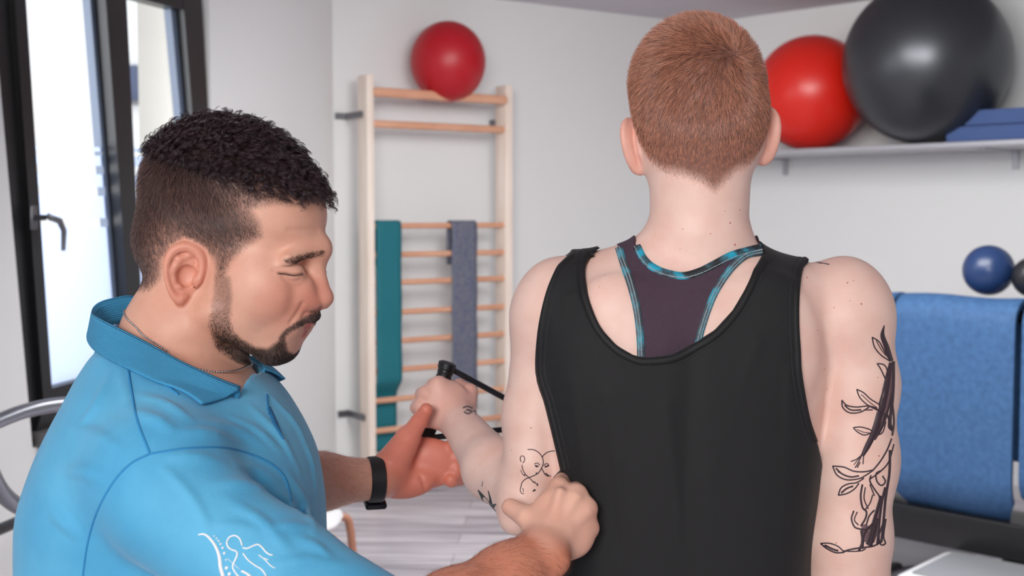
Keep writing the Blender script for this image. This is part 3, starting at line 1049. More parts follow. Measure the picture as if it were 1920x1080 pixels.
def w_armR(P):
    d = ell(P, Q(1580, 592, 1.47), (.060, .062, .072))
    d = smin(d, cap(P, Q(1584, 600, 1.47), Q(1606, 720, 1.462), px(80, 1.45), px(70, 1.45)), .02)
    d = smin(d, cap(P, Q(1606, 720, 1.462), Q(1600, 860, 1.455), px(70, 1.45), px(75, 1.45)), .03)
    d = smin(d, cap(P, Q(1600, 860, 1.455), Q(1588, 1010, 1.45), px(75, 1.45), px(79, 1.45)), .03)
    d = smin(d, cap(P, Q(1588, 1010, 1.45), Q(1588, 1110, 1.45), px(78, 1.45), px(72, 1.45)), .02)
    d = smin(d, cap(P, Q(1588, 1110, 1.45), Q(1610, 1420, 1.54), px(66, 1.45), px(36, 1.5)), .03)
    # hanging hand
    wr = Q(1612, 1430, 1.545)
    d = smin(d, ell(P, Q(1616, 1500, 1.56), (.018, .042, .050)), .02)
    for k in range(4):
        yo = (k - 1.5) * .021
        a = Q(1618, 1545, 1.565) + np.array([0, yo, 0]); L = (.078, .088, .082, .064)[k]
        m_ = a + np.array([-.008, 0.0, -L * .5]); t = a + np.array([-.028, -.004, -L * .92])
        f = smin(cap(P, a, m_, .0100, .0092), cap(P, m_, t, .0090, .0078), .003)
        d = smin(d, f, .004)
    a = Q(1606, 1470, 1.60); b = a + np.array([-.012, .03, -.04]); c = b + np.array([-.010, .008, -.03])
    d = smin(d, smin(cap(P, a, b, .015, .011), cap(P, b, c, .011, .009), .003), .010)
    return d

def w_body(P):
    d = w_torso(P)
    d = smin(d, w_neck(P), .022)
    d = smin(d, w_head(P), .022)
    d = smin(d, w_ears(P), .004)
    d = smin(d, w_armL(P), .010)
    d = smin(d, w_handL(P), .008)
    d = smin(d, w_armR(P), .010)
    return d

woman = empty('person', Q(1290, 400, 1.475) * np.array([1, 1, 0]), 'person with very short hair seen from behind in a black tank top, arms tattooed', 'person')

M_skin = mat('fair_skin', lin(238, 204, 186), 0.48, Subsurface_Weight=0.12, Subsurface_Scale=0.008)
def skinmat(m):
    b = m.node_tree.nodes['Principled BSDF']
    b.inputs['Subsurface Radius'].default_value = (1.0, 0.35, 0.2)
    b.inputs['Specular IOR Level'].default_value = 0.35
    at = node(m, 'ShaderNodeAttribute', attribute_name='tint')
    tc = node(m, 'ShaderNodeTexCoord')
    nz = node(m, 'ShaderNodeTexNoise'); nz.inputs['Scale'].default_value = 26; nz.inputs['Detail'].default_value = 5
    link(m, tc, 'Object', nz, 'Vector')
    rp = node(m, 'ShaderNodeValToRGB')
    rp.color_ramp.elements[0].position = 0.3; rp.color_ramp.elements[0].color = (0.94, 0.86, 0.84, 1)
    rp.color_ramp.elements[1].position = 0.65; rp.color_ramp.elements[1].color = (1, 1, 1, 1)
    link(m, nz, 'Fac', rp, 'Fac')
    mx = node(m, 'ShaderNodeMix', data_type='RGBA', blend_type='MULTIPLY'); mx.inputs['Factor'].default_value = 1
    link(m, at, 'Color', mx, 6); link(m, rp, 'Color', mx, 7); link(m, mx, 2, b, 'Base Color')
    n2 = node(m, 'ShaderNodeTexNoise'); n2.inputs['Scale'].default_value = 420; n2.inputs['Detail'].default_value = 3
    link(m, tc, 'Object', n2, 'Vector')
    bp = node(m, 'ShaderNodeBump'); bp.inputs['Strength'].default_value = 0.12; bp.inputs['Distance'].default_value = 0.001
    link(m, n2, 'Fac', bp, 'Height'); link(m, bp, 'Normal', b, 'Normal')
skinmat(M_skin)

def inpoly(X, Z, poly): return polysdf(X.astype(F32), Z.astype(F32), poly)
def soft(d, w): return np.clip(0.5 - d / w, 0, 1)
def blend(c, m, col): return c * (1 - m[:, None]) + np.asarray(col)[None] * m[:, None]

# hair region in the head frame, seen as a polar map: lower hairline height for each bearing (0 = nape centre)
HL_A = np.radians([-180, -140, -110, -95, -85, -70, -50, -30, -12, 0, 12, 30, 50, 70, 85, 95, 110, 140, 180])
HL_Z = np.array([70, 62, 20, -30, -60, -118, -148, -158, -176, -196, -176, -156, -146, -118, -60, -30, 20, 62, 70.])
def w_hairmask(P):
    q = hl(P)
    a = np.arctan2(q[:, 0], -q[:, 1])
    zl = np.interp(a, HL_A, HL_Z)
    return (q[:, 2] - zl) / 14.0          # > 0 inside

def w_tint(P):
    c = np.tile(lin(238, 203, 190), (len(P), 1))
    hm = np.clip(w_hairmask(P) * 0.6 + .2, 0, 1)
    de = w_ears(P)
    hm = hm * np.clip(de / .006 - .3, 0, 1)
    c = blend(c, hm * .85, lin(112, 66, 52))
    c = blend(c, np.clip(1 - de / .003, 0, 1) * .45, lin(226, 138, 112))
    # reddish hand and elbow
    dh = w_handL(P)
    c = blend(c, np.clip(1 - dh / .008, 0, 1) * .55, lin(214, 150, 134))
    return c

xs = 0
B0 = Q(770, 1080, 1.70); 
xs = axis(-0.165, 0.490, .0032, ((HO[0] - .1, HO[0] + .1, .0024), (-0.17, -0.02, .0019)))
ys = axis(1.26, 1.80, .0032, ((1.60, 1.76, .0021),))
zs = axis(0.62, 1.665, .0032, ((1.14, 1.25, .0020), (1.42, 1.66, .0026)))
import time as _t
_t0 = _t.time()
BW, BWf = isomesh(w_body, xs, ys, zs)
print('woman mesh', len(BW), round(_t.time() - _t0, 1))
body_w = mesh_obj('body', BW, BWf, M_skin, woman, cols=w_tint(BW))
# ------------------------------------------------------------------ hair strands
def make_hair(name, parent, m, roots, strands_pts, rad):
    """strands_pts: (N, K, 3)"""
    N, K, _ = strands_pts.shape
    c = bpy.data.hair_curves.new(name)
    c.add_curves([K] * N)
    c.attributes['position'].data.foreach_set('vector', strands_pts.astype(F32).ravel())
    ra = c.attributes.get('radius') or c.attributes.new('radius', 'FLOAT', 'POINT')
    r = np.linspace(1.0, 0.25, K)[None, :] * np.broadcast_to(np.asarray(rad, float).reshape(-1, 1), (N, 1))
    ra.data.foreach_set('value', r.astype(F32).ravel())
    o = bpy.data.objects.new(name, c)
    c.materials.append(m)
    COL.objects.link(o)
    o.parent = parent
    o.matrix_parent_inverse = Matrix.Translation(-Vector(parent.location))
    return o

def scatter(P, Fq, weight, n, rng):
    """random points on the quads of a mesh, chosen by per-vertex weight"""
    w = weight[Fq].mean(1)
    keep = w > 0.01
    F_ = Fq[keep]; w = w[keep]
    a, b, c, d = (P[F_[:, i]] for i in range(4))
    ar = np.linalg.norm(np.cross(c - a, d - b), axis=1) * 0.5
    pr = ar * w; pr /= pr.sum()
    i = rng.choice(len(F_), n, p=pr)
    u, v = rng.random(n)[:, None], rng.random(n)[:, None]
    return a[i] * (1 - u) * (1 - v) + b[i] * u * (1 - v) + c[i] * u * v + d[i] * (1 - u) * v

def hairmat(name, col, rough=0.35, vary_=0.4, tip=None):
    m = bpy.data.materials.new(name); m.use_nodes = True
    b = m.node_tree.nodes['Principled BSDF']
    b.inputs['Roughness'].default_value = rough
    b.inputs['Specular IOR Level'].default_value = 0.6
    hi = node(m, 'ShaderNodeHairInfo')
    rp = node(m, 'ShaderNodeValToRGB')
    col = np.asarray(col); tip = col if tip is None else np.asarray(tip)
    rp.color_ramp.elements[0].color = (*(col * (1 - vary_)), 1)
    rp.color_ramp.elements[1].color = (*np.minimum(tip * (1 + vary_), 1), 1)
    link(m, hi, 'Random', rp, 'Fac'); link(m, rp, 'Color', b, 'Base Color')
    return m

def tang(d, n):
    d = d - n * (d * n).sum(1)[:, None]
    return d / (np.linalg.norm(d, axis=1)[:, None] + 1e-9)

def short_hair(P0, n, flow, L, lift, K, rng, jit=0.15, bend=0.5):
    """strands that leave the skin and lie over along flow"""
    N = len(P0)
    fl = tang(flow + rng.normal(0, jit, (N, 3)), n)
    d = n * np.asarray(lift).reshape(-1, 1) + fl
    d /= np.linalg.norm(d, axis=1)[:, None]
    out = np.empty((N, K, 3)); out[:, 0] = P0 - n * 0.0006
    st = (np.asarray(L).reshape(-1, 1) / (K - 1)) * np.ones((N, 1))
    for k in range(1, K):
        out[:, k] = out[:, k - 1] + d * st
        d = d * (1 - bend / K) + fl * (bend / K) - n * (0.12 / K)
        d /= np.linalg.norm(d, axis=1)[:, None]
    return out

rng = np.random.default_rng(7)
M_hairw = hairmat('reddish_brown_hair', lin(104, 56, 44), 0.25, 0.6, lin(200, 140, 114))
wq = w_hairmask(BW)
ew = evalf(w_ears, BW)
wt = np.clip(wq + 0.3, 0, 1) * (ew > 0.006)
R0 = scatter(BW, BWf, wt, 46000, rng)
nn, _ = grad(w_body, R0)
q = hl(R0)
wh = HP(66, -125, 62)
away = R0 - wh
sw = np.cross(nn, unit(wh - HO)[None] * np.ones_like(nn))
flow = tang(away, nn) + np.cross(nn, tang(away, nn)) * 0.35 + np.array([0, 0.0, -1.0]) * np.clip((60 - q[:, 2]) / 160, 0, 1)[:, None]
# the nape grows towards a point in the middle
npm = np.clip((-110 - q[:, 2]) / 50, 0, 1) * (q[:, 1] < 0)
ph = R0 * 1.0
wob = np.stack([np.sin(ph[:, 0] * 310 + np.sin(ph[:, 2] * 170) * 2), np.sin(ph[:, 1] * 280 + ph[:, 2] * 90), np.sin(ph[:, 2] * 260 + np.sin(ph[:, 0] * 150) * 2)], 1)
flow = flow + wob * 0.22
flow += (HR[None] * (-np.sign(q[:, 0]) * np.clip(np.abs(q[:, 0]) / 60, 0, 1))[:, None]) * npm[:, None] * 0.8
Lw = np.interp(q[:, 2], [-200, -140, -80, 0, 60, 140], [.004, .005, .007, .010, .015, .017]) * rng.uniform(.7, 1.15, len(R0))
lift = np.interp(q[:, 2], [-150, -50, 60, 140], [.35, .5, .75, 1.1])
S = short_hair(R0, nn, flow, Lw, lift, 5, rng)
hair_w = make_hair('hair', woman, M_hairw, R0, S, np.full(len(R0), 0.00015))
hair_w['label'] = 'cropped reddish brown hair'

# ------------------------------------------------------------------ ribbons that lie on a surface
def frame_curve(pts, n):
    c = catmull([(u, v, 0) for u, v in pts], n)[:, :2]
    t = np.gradient(c, axis=0); t /= np.linalg.norm(t, axis=1)[:, None] + 1e-9
    return c, np.stack([-t[:, 1], t[:, 0]], 1)

def ribbon(mb, f, pts, wpx, lift, th=0.0006, deep=0.0012, n=None, taper=None, closed=False, prof=3, store=None):
    """a thin strip along a traced line, laid on surface f"""
    L = sum(math.dist(a, b) for a, b in zip(pts, pts[1:]))
    n = n or max(6, int(L / 3.0))
    c, nr = frame_curve(pts, n)
    w = np.full(n, float(wpx)) if taper is None else wpx * np.interp(np.linspace(0, 1, n), np.linspace(0, 1, len(taper)), taper)
    cols = []
    for j in range(prof):
        t = j / (prof - 1) - 0.5
        cols.append(c + nr * (w * t)[:, None])
    G, g = f.hit(np.stack(cols, 1).reshape(-1, 2))
    gs = g.reshape(n, prof, 3); g2 = gs.copy()
    for _ in range(2):                                 # calm the facet normals along the line
        g2[1:-1] = (g2[1:-1] * 2 + g2[2:] + g2[:-2]) / 4
    g = g2.reshape(-1, 3); g /= np.linalg.norm(g, axis=1)[:, None] + 1e-9
    hgt = lift + th
    top = (G + g * hgt).reshape(n, prof, 3); bot = (G + g * (lift - deep)).reshape(n, prof, 3)
    if prof > 2:
        top[:, 0] -= g.reshape(n, prof, 3)[:, 0] * th * .6; top[:, -1] -= g.reshape(n, prof, 3)[:, -1] * th * .6
    base = len(mb.v); k = prof
    V = np.concatenate([top, bot[:, ::-1]], 1).reshape(-1, 3); m_ = 2 * prof
    fs = []
    for i in range(n - 1):
        for j in range(m_):
            fs.append((i * m_ + j, i * m_ + (j + 1) % m_, (i + 1) * m_ + (j + 1) % m_, (i + 1) * m_ + j))
    fs.append(tuple(range(m_))[::-1]); fs.append(tuple((n - 1) * m_ + j for j in range(m_)))
    mb.add(V, fs)
    return mb

def ribbons(name, f, lines, m, parent, lift, th=0.0006, label=None, prof=3, deep=0.0012):
    mb = MB()
    for ln in lines:
        pts, w = ln[0], ln[1]
        ribbon(mb, f, pts, w, lift, th, deep, taper=ln[2] if len(ln) > 2 else None, prof=prof)
    o = mesh_obj(name, mb.v, mb.f, m, parent, smooth=True)
    if label: o['label'] = label
    return o

def ZX(pts, Y):
    out = []
    for u, v in pts:
        p = W(u, v, Y); out.append((p[0], p[2]))
    return out

# ------------------------------------------------------------------ black tank top
TO_L = [(1072, 475), (1054, 490), (1042, 505), (1024, 549), (1011, 605), (1005, 660), (1005, 701), (1011, 727), (1020, 753), (1032, 800), (1044, 850), (1052, 885)]
TO_R = [(1533, 828), (1520, 790), (1512, 753), (1503, 697), (1501, 660), (1498, 605), (1499, 549), (1505, 505), (1516, 486)]
TN = [(1126, 467), (1105, 479), (1096, 501), (1098, 542), (1109, 579), (1127, 616), (1157, 649), (1190, 668), (1216, 672), (1264, 666), (1305, 644), (1342, 620), (1375, 583), (1397, 546), (1416, 505), (1434, 474)]
TC = [(1330, 1010, 1560, .128), (1200, 1035, 1525, .122), (1080, 1050, 1506, .118), (1000, 1047, 1510, .118), (900, 1054, 1522, .118), (800, 1026, 1530, .118), (700, 1010, 1518, .116), (620, 1016, 1512, .108), (560, 1040, 1500, .085)]
rows = []
for v, l, r, b in TC:
    a, c = W(l, v, 1.44), W(r, v, 1.44)
    rows.append(((a[2] + c[2]) / 2, (a[0] + c[0]) / 2, 1.48, (c[0] - a[0]) / 2, b))
tankL = Loft(rows, 3.6)
FOLDS = [((1062, 560), (1066, 760), 5), ((1035, 620), (1040, 800), 4), ((1075, 720), (1095, 900), 5), ((1420, 640), (1330, 900), 6), ((1480, 700), (1470, 980), 6), ((1140, 740), (1180, 1060), 6), ((1250, 760), (1280, 1060), 5)]
def tank_base(P):
    b = w_torso(P)
    b = smin(b, ell(P, Q(1050, 590, 1.47), (.058, .062, .070)), .02)
    b = smin(b, ell(P, Q(1580, 592, 1.47), (.060, .062, .072)), .02)
    return smin(b - 0.005, tankL(P), .02)
tank_folds = []
for a, b, r in FOLDS:
    A_, B_ = raymarch(tank_base, [a, b])
    g, _ = grad(tank_base, np.array([A_, B_]))
    tank_folds.append((A_ - g[0] * .006, B_ - g[1] * .006, r * 1.4 / FPX))
def tank_surf(P):
    d = tank_base(P)
    for a, b, r in tank_folds:
        d = smin(d, cap(P, a, b, r * 1.3, r * .5), .010)
    return d
def tank_f(P):
    d = tank_surf(P)
    return np.maximum(d, polysdf(P[:, 0], P[:, 2], tank_poly))
def SX(f, pts):
    return [(p[0], p[2]) for p in raymarch(f, pts)]
def up(p, dx=0.0): return (p[0] + dx, p[1] + 0.06)
pL, pR, pN = SX(tank_base, TO_L), SX(tank_base, TO_R), SX(tank_base, TN)
tank_poly = [up(pL[0], .004)] + pL + ZX([(1010, 940), (940, 1500), (1640, 1500), (1560, 900)], 1.40) + pR + [up(pR[-1]), up(pN[-1])] + pN[::-1] + [up(pN[0])]
M_tank = mat('black_jersey', lin(19, 19, 21), 0.8)
M_tank.node_tree.nodes['Principled BSDF'].inputs['Sheen Weight'].default_value = 0.04
bump(M_tank, 380, 0.25, 0.0008)
TP, TF = isomesh(tank_f, axis(-0.01, 0.40, .0026), axis(1.33, 1.62, .0035), axis(0.80, 1.385, .0026), project=0)
tank = mesh_obj('tank_top', TP, TF, M_tank, woman)
tank['label'] = 'loose black tank top'
def inset(pts, d):
    c, nr = frame_curve(pts, 60)
    return [tuple(p) for p in (c + nr * d)]
M_tankhem = mat('black_binding', lin(15, 15, 17), 0.7)
TS_ = Surf(*isomesh(tank_surf, axis(-0.01, 0.40, .0034), axis(1.33, 1.62, .0034), axis(1.02, 1.40, .0034)))
hem = ribbons('neck_binding', TS_, [(inset([(1113, 476)] + TN[1:-1] + [(1434, 484)], 6), 14)], M_tankhem, tank, 0.0002, 0.0012, deep=.0035)
M_stitch = mat('black_stitch', lin(30, 30, 33), 0.7)
st_ = ribbons('hem_stitching', TS_, [(inset(TO_L, -17), 1.6), (inset(TO_R, -17), 1.6), (inset(TN, 17), 1.6), (inset(TO_L, -9), 1.4), (inset(TO_R, -9), 1.4)], M_stitch, tank, 0.0002, 0.0005)
for l_ in (TO_L, TO_R): ribbons('armhole_binding', TS_, [(inset(l_, -4), 9)], M_tankhem, tank, 0.0001, 0.0008, deep=.0040)

# ------------------------------------------------------------------ sports bra back
BN = [(1194, 461), (1209, 488), (1231, 505), (1257, 514), (1283, 517), (1312, 509), (1342, 494), (1372, 479), (1401, 470), (1427, 464)]
BL = [(1160, 464), (1168, 490), (1181, 527), (1192, 568), (1198, 605), (1201, 642), (1202, 690)]
BR = [(1429, 471), (1401, 477), (1375, 498), (1353, 527), (1335, 560), (1320, 601), (1310, 638), (1303, 690)]
def neckback(P): return smin(w_torso(P), w_neck(P), .028)
def bra_surf(P): return neckback(P) - 0.0016
qN, qL, qR = SX(bra_surf, BN), SX(bra_surf, BL), SX(bra_surf, BR)
bra_poly = [up(qL[0]), up(qN[0], .002)] + qN + [up(qN[-1]), up(qR[0])] + qR + ZX([(1290, 760), (1205, 760)], 1.38) + qL[::-1]
def bra_f(P):
    return np.maximum(bra_surf(P), polysdf(P[:, 0], P[:, 2], bra_poly))
M_bra = mat('plum_mesh_fabric', lin(72, 52, 68), 0.6)
bump(M_bra, 700, 0.7, 0.001, 'ShaderNodeTexVoronoi')
Xb = W(1150, 500, 1.4)[0], W(1445, 500, 1.4)[0]
BP, BF = isomesh(bra_f, axis(Xb[0], Xb[1], .0020), axis(1.34, 1.56, .0030), axis(W(0, 770, 1.4)[2], W(0, 430, 1.4)[2], .0020), project=0)
bra = mesh_obj('sports_bra', BP, BF, M_bra, woman)
bra['label'] = 'dark plum racerback panel of a sports bra'
M_trim = mat('teal_black_print', lin(40, 120, 140), 0.6)
r_ = vary(M_trim, 55, lin(26, 34, 40), lin(30, 160, 190), .42, .6, 5)
e_ = r_.color_ramp.elements.new(.52); e_.color = (*lin(60, 96, 108), 1)
M_trimg = mat('grey_stitch_trim', lin(96, 112, 120), 0.6)
vary(M_trimg, 60, lin(70, 84, 92), lin(60, 150, 170), .45, .62, 3)
BS_ = Surf(*isomesh(bra_surf, axis(Xb[0] - .03, Xb[1] + .03, .0032), axis(1.34, 1.56, .0032), axis(W(0, 770, 1.4)[2], W(0, 400, 1.4)[2], .0032)))
ribbons('neck_trim', BS_, [(BN, 14)], M_trim, bra, 0.0002, 0.0010, deep=.0022)
ribbons('side_trim', BS_, [(BL, 14), (BR, 13)], M_trimg, bra, 0.0002, 0.0010, deep=.0022)
M_thread = mat('pale_thread', lin(176, 190, 196), 0.6)
dash = []
for line, offs in ((BL, (-1.5, 4)), (BR, (-3.5, 1.5)), (BN, (4.5,))):
    for of in offs:
        c, nr = frame_curve(line, 240); c = c + nr * of
        L = np.concatenate([[0], np.cumsum(np.linalg.norm(np.diff(c, axis=0), axis=1))])
        t = 1.0
        while t + 2.5 < L[-1]:
            i0, i1 = np.interp([t, t + 2.4], L, np.arange(240))
            p = [tuple(c[int(i0)]), tuple(c[min(239, int(math.ceil(i1)))])]
            if math.dist(*p) > .5: dash.append((p, 1.2))
            t += 4.2
mb = MB()
for p, w in dash: ribbon(mb, BS_, p, w, 0.0015, 0.0005, 0.0006, n=2, prof=2)
mesh_obj('trim_stitching', mb.v, mb.f, M_thread, bra)

# ------------------------------------------------------------------ tattoos
skinsurf = Surf(BW, BWf)
M_ink = mat('tattoo_ink', lin(58, 40, 48), 0.55)
M_inks = mat('faded_tattoo_ink', lin(110, 84, 88), 0.55)
M_inkg = mat('green_black_tattoo_ink', lin(50, 58, 58), 0.55)
def cr(ox, oy, s, pts): return [(ox + x / s, oy + y / s) for x, y in pts]
# two line-drawn heads: traced in the 840,820 crop at 4.153x
A = lambda *p: cr(840, 820, 4.153, p)
faces = [
    (A((620, 95), (665, 96), (705, 118), (732, 152), (742, 195), (728, 240), (700, 280), (655, 305), (610, 322), (578, 350), (568, 385)), 1.7),
    (A((832, 105), (790, 110), (755, 128), (735, 152)), 1.7),
    (A((725, 235), (740, 262), (752, 285), (775, 302), (800, 300)), 1.6),
    (A((570, 192), (562, 165), (572, 145), (590, 148), (598, 168), (592, 190), (582, 200)), 1.5),
    (A((576, 215), (582, 250), (600, 285), (628, 312), (655, 338), (680, 358), (702, 364)), 1.5),
    (A((565, 255), (580, 285), (600, 305)), 1.2), (A((590, 290), (606, 296)), 1.2),
    (A((672, 210), (688, 200), (706, 206), (714, 218)), 1.5), (A((678, 218), (692, 228), (702, 220)), 3.0),
    (A((744, 222), (760, 206), (780, 204)), 1.5), (A((752, 230), (770, 226), (786, 214)), 3.0),
    (A((684, 274), (694, 284), (704, 276)), 2), (A((752, 290), (764, 280), (772, 292), (784, 294)), 1.8),
    (A((568, 385), (562, 410), (572, 436), (592, 440)), 1.5), (A((578, 396), (588, 410), (584, 426)), 1.3),
    (A((655, 338), (668, 352), (680, 346)), 1.6), (A((700, 364), (690, 378), (700, 370)), 1.6), (A((662, 424), (672, 408), (682, 416)), 2.4),
]
ribbons('tattoo', skinsurf, faces, M_ink, woman, 0.00015, 0.00012, 'thin line tattoo of touching faces on the left upper arm', prof=2)
B = lambda *p: cr(858, 818, 4.153, p)
spark = [(B((160, 418), (200, 480), (240, 540)), 5, (0.3, 1.6, 1.6)), (B((170, 440), (215, 500), (262, 545)), 7, (.2, 1.4, 1)), (B((238, 422), (252, 475), (262, 540), (285, 590), (305, 648)), 3, (.4, 1, 2.2, 1.4, .3)),
         (B((300, 528), (270, 548), (240, 560), (225, 550)), 5, (.4, 1.8, 1.4, .5)), (B((240, 545), (262, 590), (280, 630)), 4, (1.2, 1, .3)), (B((196, 350), (190, 392)), 1), (B((268, 555), (290, 600), (304, 644)), 4, (1.5, 1, .4))]
ribbons('tattoo', skinsurf, spark, M_inkg, woman, 0.00015, 0.00012, 'dark spiky star tattoo on the outer elbow', prof=2)
wristt = [([(868, 765), (876, 762), (886, 766)], 3), ([(870, 772), (878, 776), (890, 770), (892, 777)], 3), ([(874, 768), (884, 771)], 4)]
ribbons('tattoo', skinsurf, wristt, M_inks, woman, 0.00015, 0.00012, 'small faded tattoo on the left wrist', prof=2)
# bird and branch tattoo: traced in the 1400,500 crop at 1.862x
D = lambda *p: cr(1400, 500, 1.862, p)
branch = [
    # upper leaves
    (D((438, 246), (462, 262), (478, 290), (498, 325)), 2), (D((438, 246), (446, 280), (468, 308), (500, 330)), 2), (D((470, 238), (482, 262), (492, 300)), 2.2), (D((480, 205), (474, 240), (488, 280), (505, 330)), 7, (.2, 1, 1.2, 1)), (D((452, 258), (470, 290), (488, 312)), 1.4),
    (D((455, 338), (478, 342), (490, 360), (488, 385)), 2), (D((455, 338), (468, 358), (484, 392)), 2),
    # bird body: dark bands
    (D((505, 335), (500, 380), (492, 430), (482, 480), (470, 520)), 14, (.5, 1, 1.2, 1.2, 1)), (D((512, 330), (512, 400), (508, 470), (500, 540), (506, 565)), 5),
    (D((488, 395), (474, 440), (462, 480)), 2), (D((470, 510), (456, 550), (440, 590), (420, 630), (404, 660)), 11, (1.3, 1.1, .9, .8, .5)), (D((484, 512), (470, 560), (446, 604)), 4),
    # bird feet
    (D((404, 655), (384, 672), (364, 680)), 1.8), (D((404, 655), (386, 690), (378, 702)), 1.8), (D((408, 658), (406, 690)), 1.8), (D((398, 662), (374, 692)), 1.4), (D((396, 682), (386, 702)), 2),
    # leaves reaching left
    (D((384, 428), (408, 440), (432, 462), (462, 482), (464, 500)), 2), (D((384, 428), (396, 458), (424, 484), (462, 504)), 2), (D((400, 446), (430, 474), (455, 492)), 1.3),
    (D((332, 466), (350, 484), (384, 490), (424, 486), (440, 490)), 2.2), (D((332, 466), (336, 492), (360, 510), (396, 508), (428, 490)), 2.2), (D((342, 484), (364, 500), (400, 500)), 2.5), (D((424, 486), (448, 492), (470, 510)), 2),
    (D((372, 562), (398, 560), (428, 568), (436, 578), (412, 588), (388, 578), (372, 562)), 2), (D((384, 568), (408, 578), (428, 580)), 1.3), (D((436, 578), (460, 586), (476, 576), (486, 540)), 2),
    # curls at the edge of the arm
    (D((486, 508), (496, 532), (496, 560), (510, 574)), 3), (D((506, 600), (490, 640), (466, 680), (440, 712)), 2.4), (D((514, 620), (496, 680), (470, 712), (430, 742)), 2.2),
    (D((300, 696), (340, 700), (374, 714), (410, 716), (440, 710)), 2.2), (D((300, 696), (316, 728), (350, 744), (392, 740), (416, 728), (440, 712)), 2.2), (D((312, 704), (334, 724), (364, 734), (392, 730)), 2.6), (D((318, 716), (350, 732)), 1.4),
    (D((320, 798), (330, 772), (356, 758), (384, 754), (410, 738)), 2.2), (D((320, 798), (350, 792), (376, 776), (392, 756)), 2.2), (D((330, 790), (350, 774), (372, 766)), 2.8),
    # knots and trunk
    (D((470, 712), (452, 722), (454, 748), (470, 764), (484, 750), (474, 730)), 2.4), (D((434, 728), (430, 748), (448, 780), (462, 800), (470, 830)), 2.4), (D((404, 760), (398, 800), (404, 840), (418, 856), (414, 880), (398, 906)), 3), (D((414, 770), (410, 810), (424, 846)), 2),
    (D((440, 796), (430, 826), (412, 850)), 2), (D((446, 850), (428, 870), (418, 900)), 2.6), (D((374, 852), (366, 880), (376, 908), (396, 916), (418, 918)), 2.6), (D((386, 856), (376, 884), (390, 902)), 2),
    (D((500, 640), (498, 720), (486, 800), (478, 880), (470, 962)), 4), (D((484, 770), (470, 830), (462, 900), (456, 968)), 4), (D((430, 760), (446, 800)), 2),
    (D((470, 800), (446, 880), (432, 930), (420, 970)), 5), (D((460, 880), (440, 930), (430, 975)), 8), (D((440, 900), (410, 930), (402, 985)), 5), (D((486, 880), (478, 940), (484, 966), (468, 970), (462, 940), (474, 900)), 2.4),
    (D((400, 920), (404, 960), (392, 992)), 4), (D((470, 962), (440, 976), (410, 980), (380, 984), (352, 990), (336, 998)), 2.6), (D((258, 966), (290, 966), (318, 976), (336, 992)), 2), (D((258, 966), (280, 984), (310, 998), (336, 998)), 2.4), (D((272, 972), (300, 986), (320, 992)), 3), (D((336, 992), (366, 994), (400, 992), (416, 984)), 2),
    (D((508, 470), (514, 540), (508, 590)), 3), (D((498, 560), (512, 572)), 3),
]
ribbons('tattoo', skinsurf, [(b[0], b[1] * 1.2) + tuple(b[2:]) for b in branch], M_ink, woman, 0.00015, 0.00012, 'large bird and branch tattoo down the right arm', prof=3)
# grey shading inside the tattoo
shade = [(D((506, 345), (496, 420), (486, 480), (474, 540), (456, 588)), 17, (.4, 1, 1, .7, .4)), (D((470, 830), (450, 900), (430, 960)), 17, (.3, 1, 1)), (D((410, 900), (420, 960)), 12), (D((440, 500), (410, 500)), 3)]
ribbons('tattoo_shading', skinsurf, shade, M_inks, woman, 0.00005, 0.00010, 'grey shading of the branch tattoo', prof=4)
ribbons('tattoo', skinsurf, [([(1508, 489), (1530, 491), (1555, 496)], 2), ([(1520, 488), (1540, 494)], 2)], M_inks, woman, 0.0001, 0.0001, 'dark tip of a tattoo on top of the right shoulder', prof=2)
# moles
M_mole = mat('mole_brown', lin(186, 92, 68), 0.6)
for u, v, r in [(1513, 520, 2.2), (1589, 530, 2), (1600, 526, 1.4), (1615, 570, 2.2), (1564, 577, 1.4), (1533, 619, 1.6), (1546, 692, 1.6), (1551, 729, 1.4), (1648, 855, 2), (1539, 867, 1.8), (1535, 908, 1.8), (1568, 1018, 1.6), (1646, 708, 1.4), (1594, 564, 1.2),
                (1369, 418, 2.2), (1387, 394, 1.8), (1332, 438, 1.5), (1378, 459, 2.4), (1360, 396, 1.2), (1280, 430, 1.4), (1275, 466, 1.0),
                (956, 724, 1.6), (995, 802, 1.8), (959, 844, 1.3), (985, 890, 1.2), (965, 648, 1), (1134, 516, 1.4), (1124, 538, 1.2), (900, 870, 1.4)]:
    c, g = skinsurf.hit([(u, v)]); c, g = c[0], g[0]
    t1 = unit(np.cross(g, [0, 0, 1.0])); t2 = np.cross(g, t1); R_m = r * 1.42 / FPX
    vs = [c + g * R_m * .28] + [c + (t1 * math.cos(a) + t2 * math.sin(a)) * R_m * .6 + g * R_m * .2 for a in np.linspace(0, 2 * math.pi, 9)[:-1]] + [c + (t1 * math.cos(a) + t2 * math.sin(a)) * R_m - g * .0003 for a in np.linspace(0, 2 * math.pi, 9)[:-1]]
    fs = [(0, 1 + i, 1 + (i + 1) % 8) for i in range(8)] + [(1 + i, 9 + i, 9 + (i + 1) % 8, 1 + (i + 1) % 8) for i in range(8)]
    mesh_obj('mole', vs, fs, M_mole, woman)

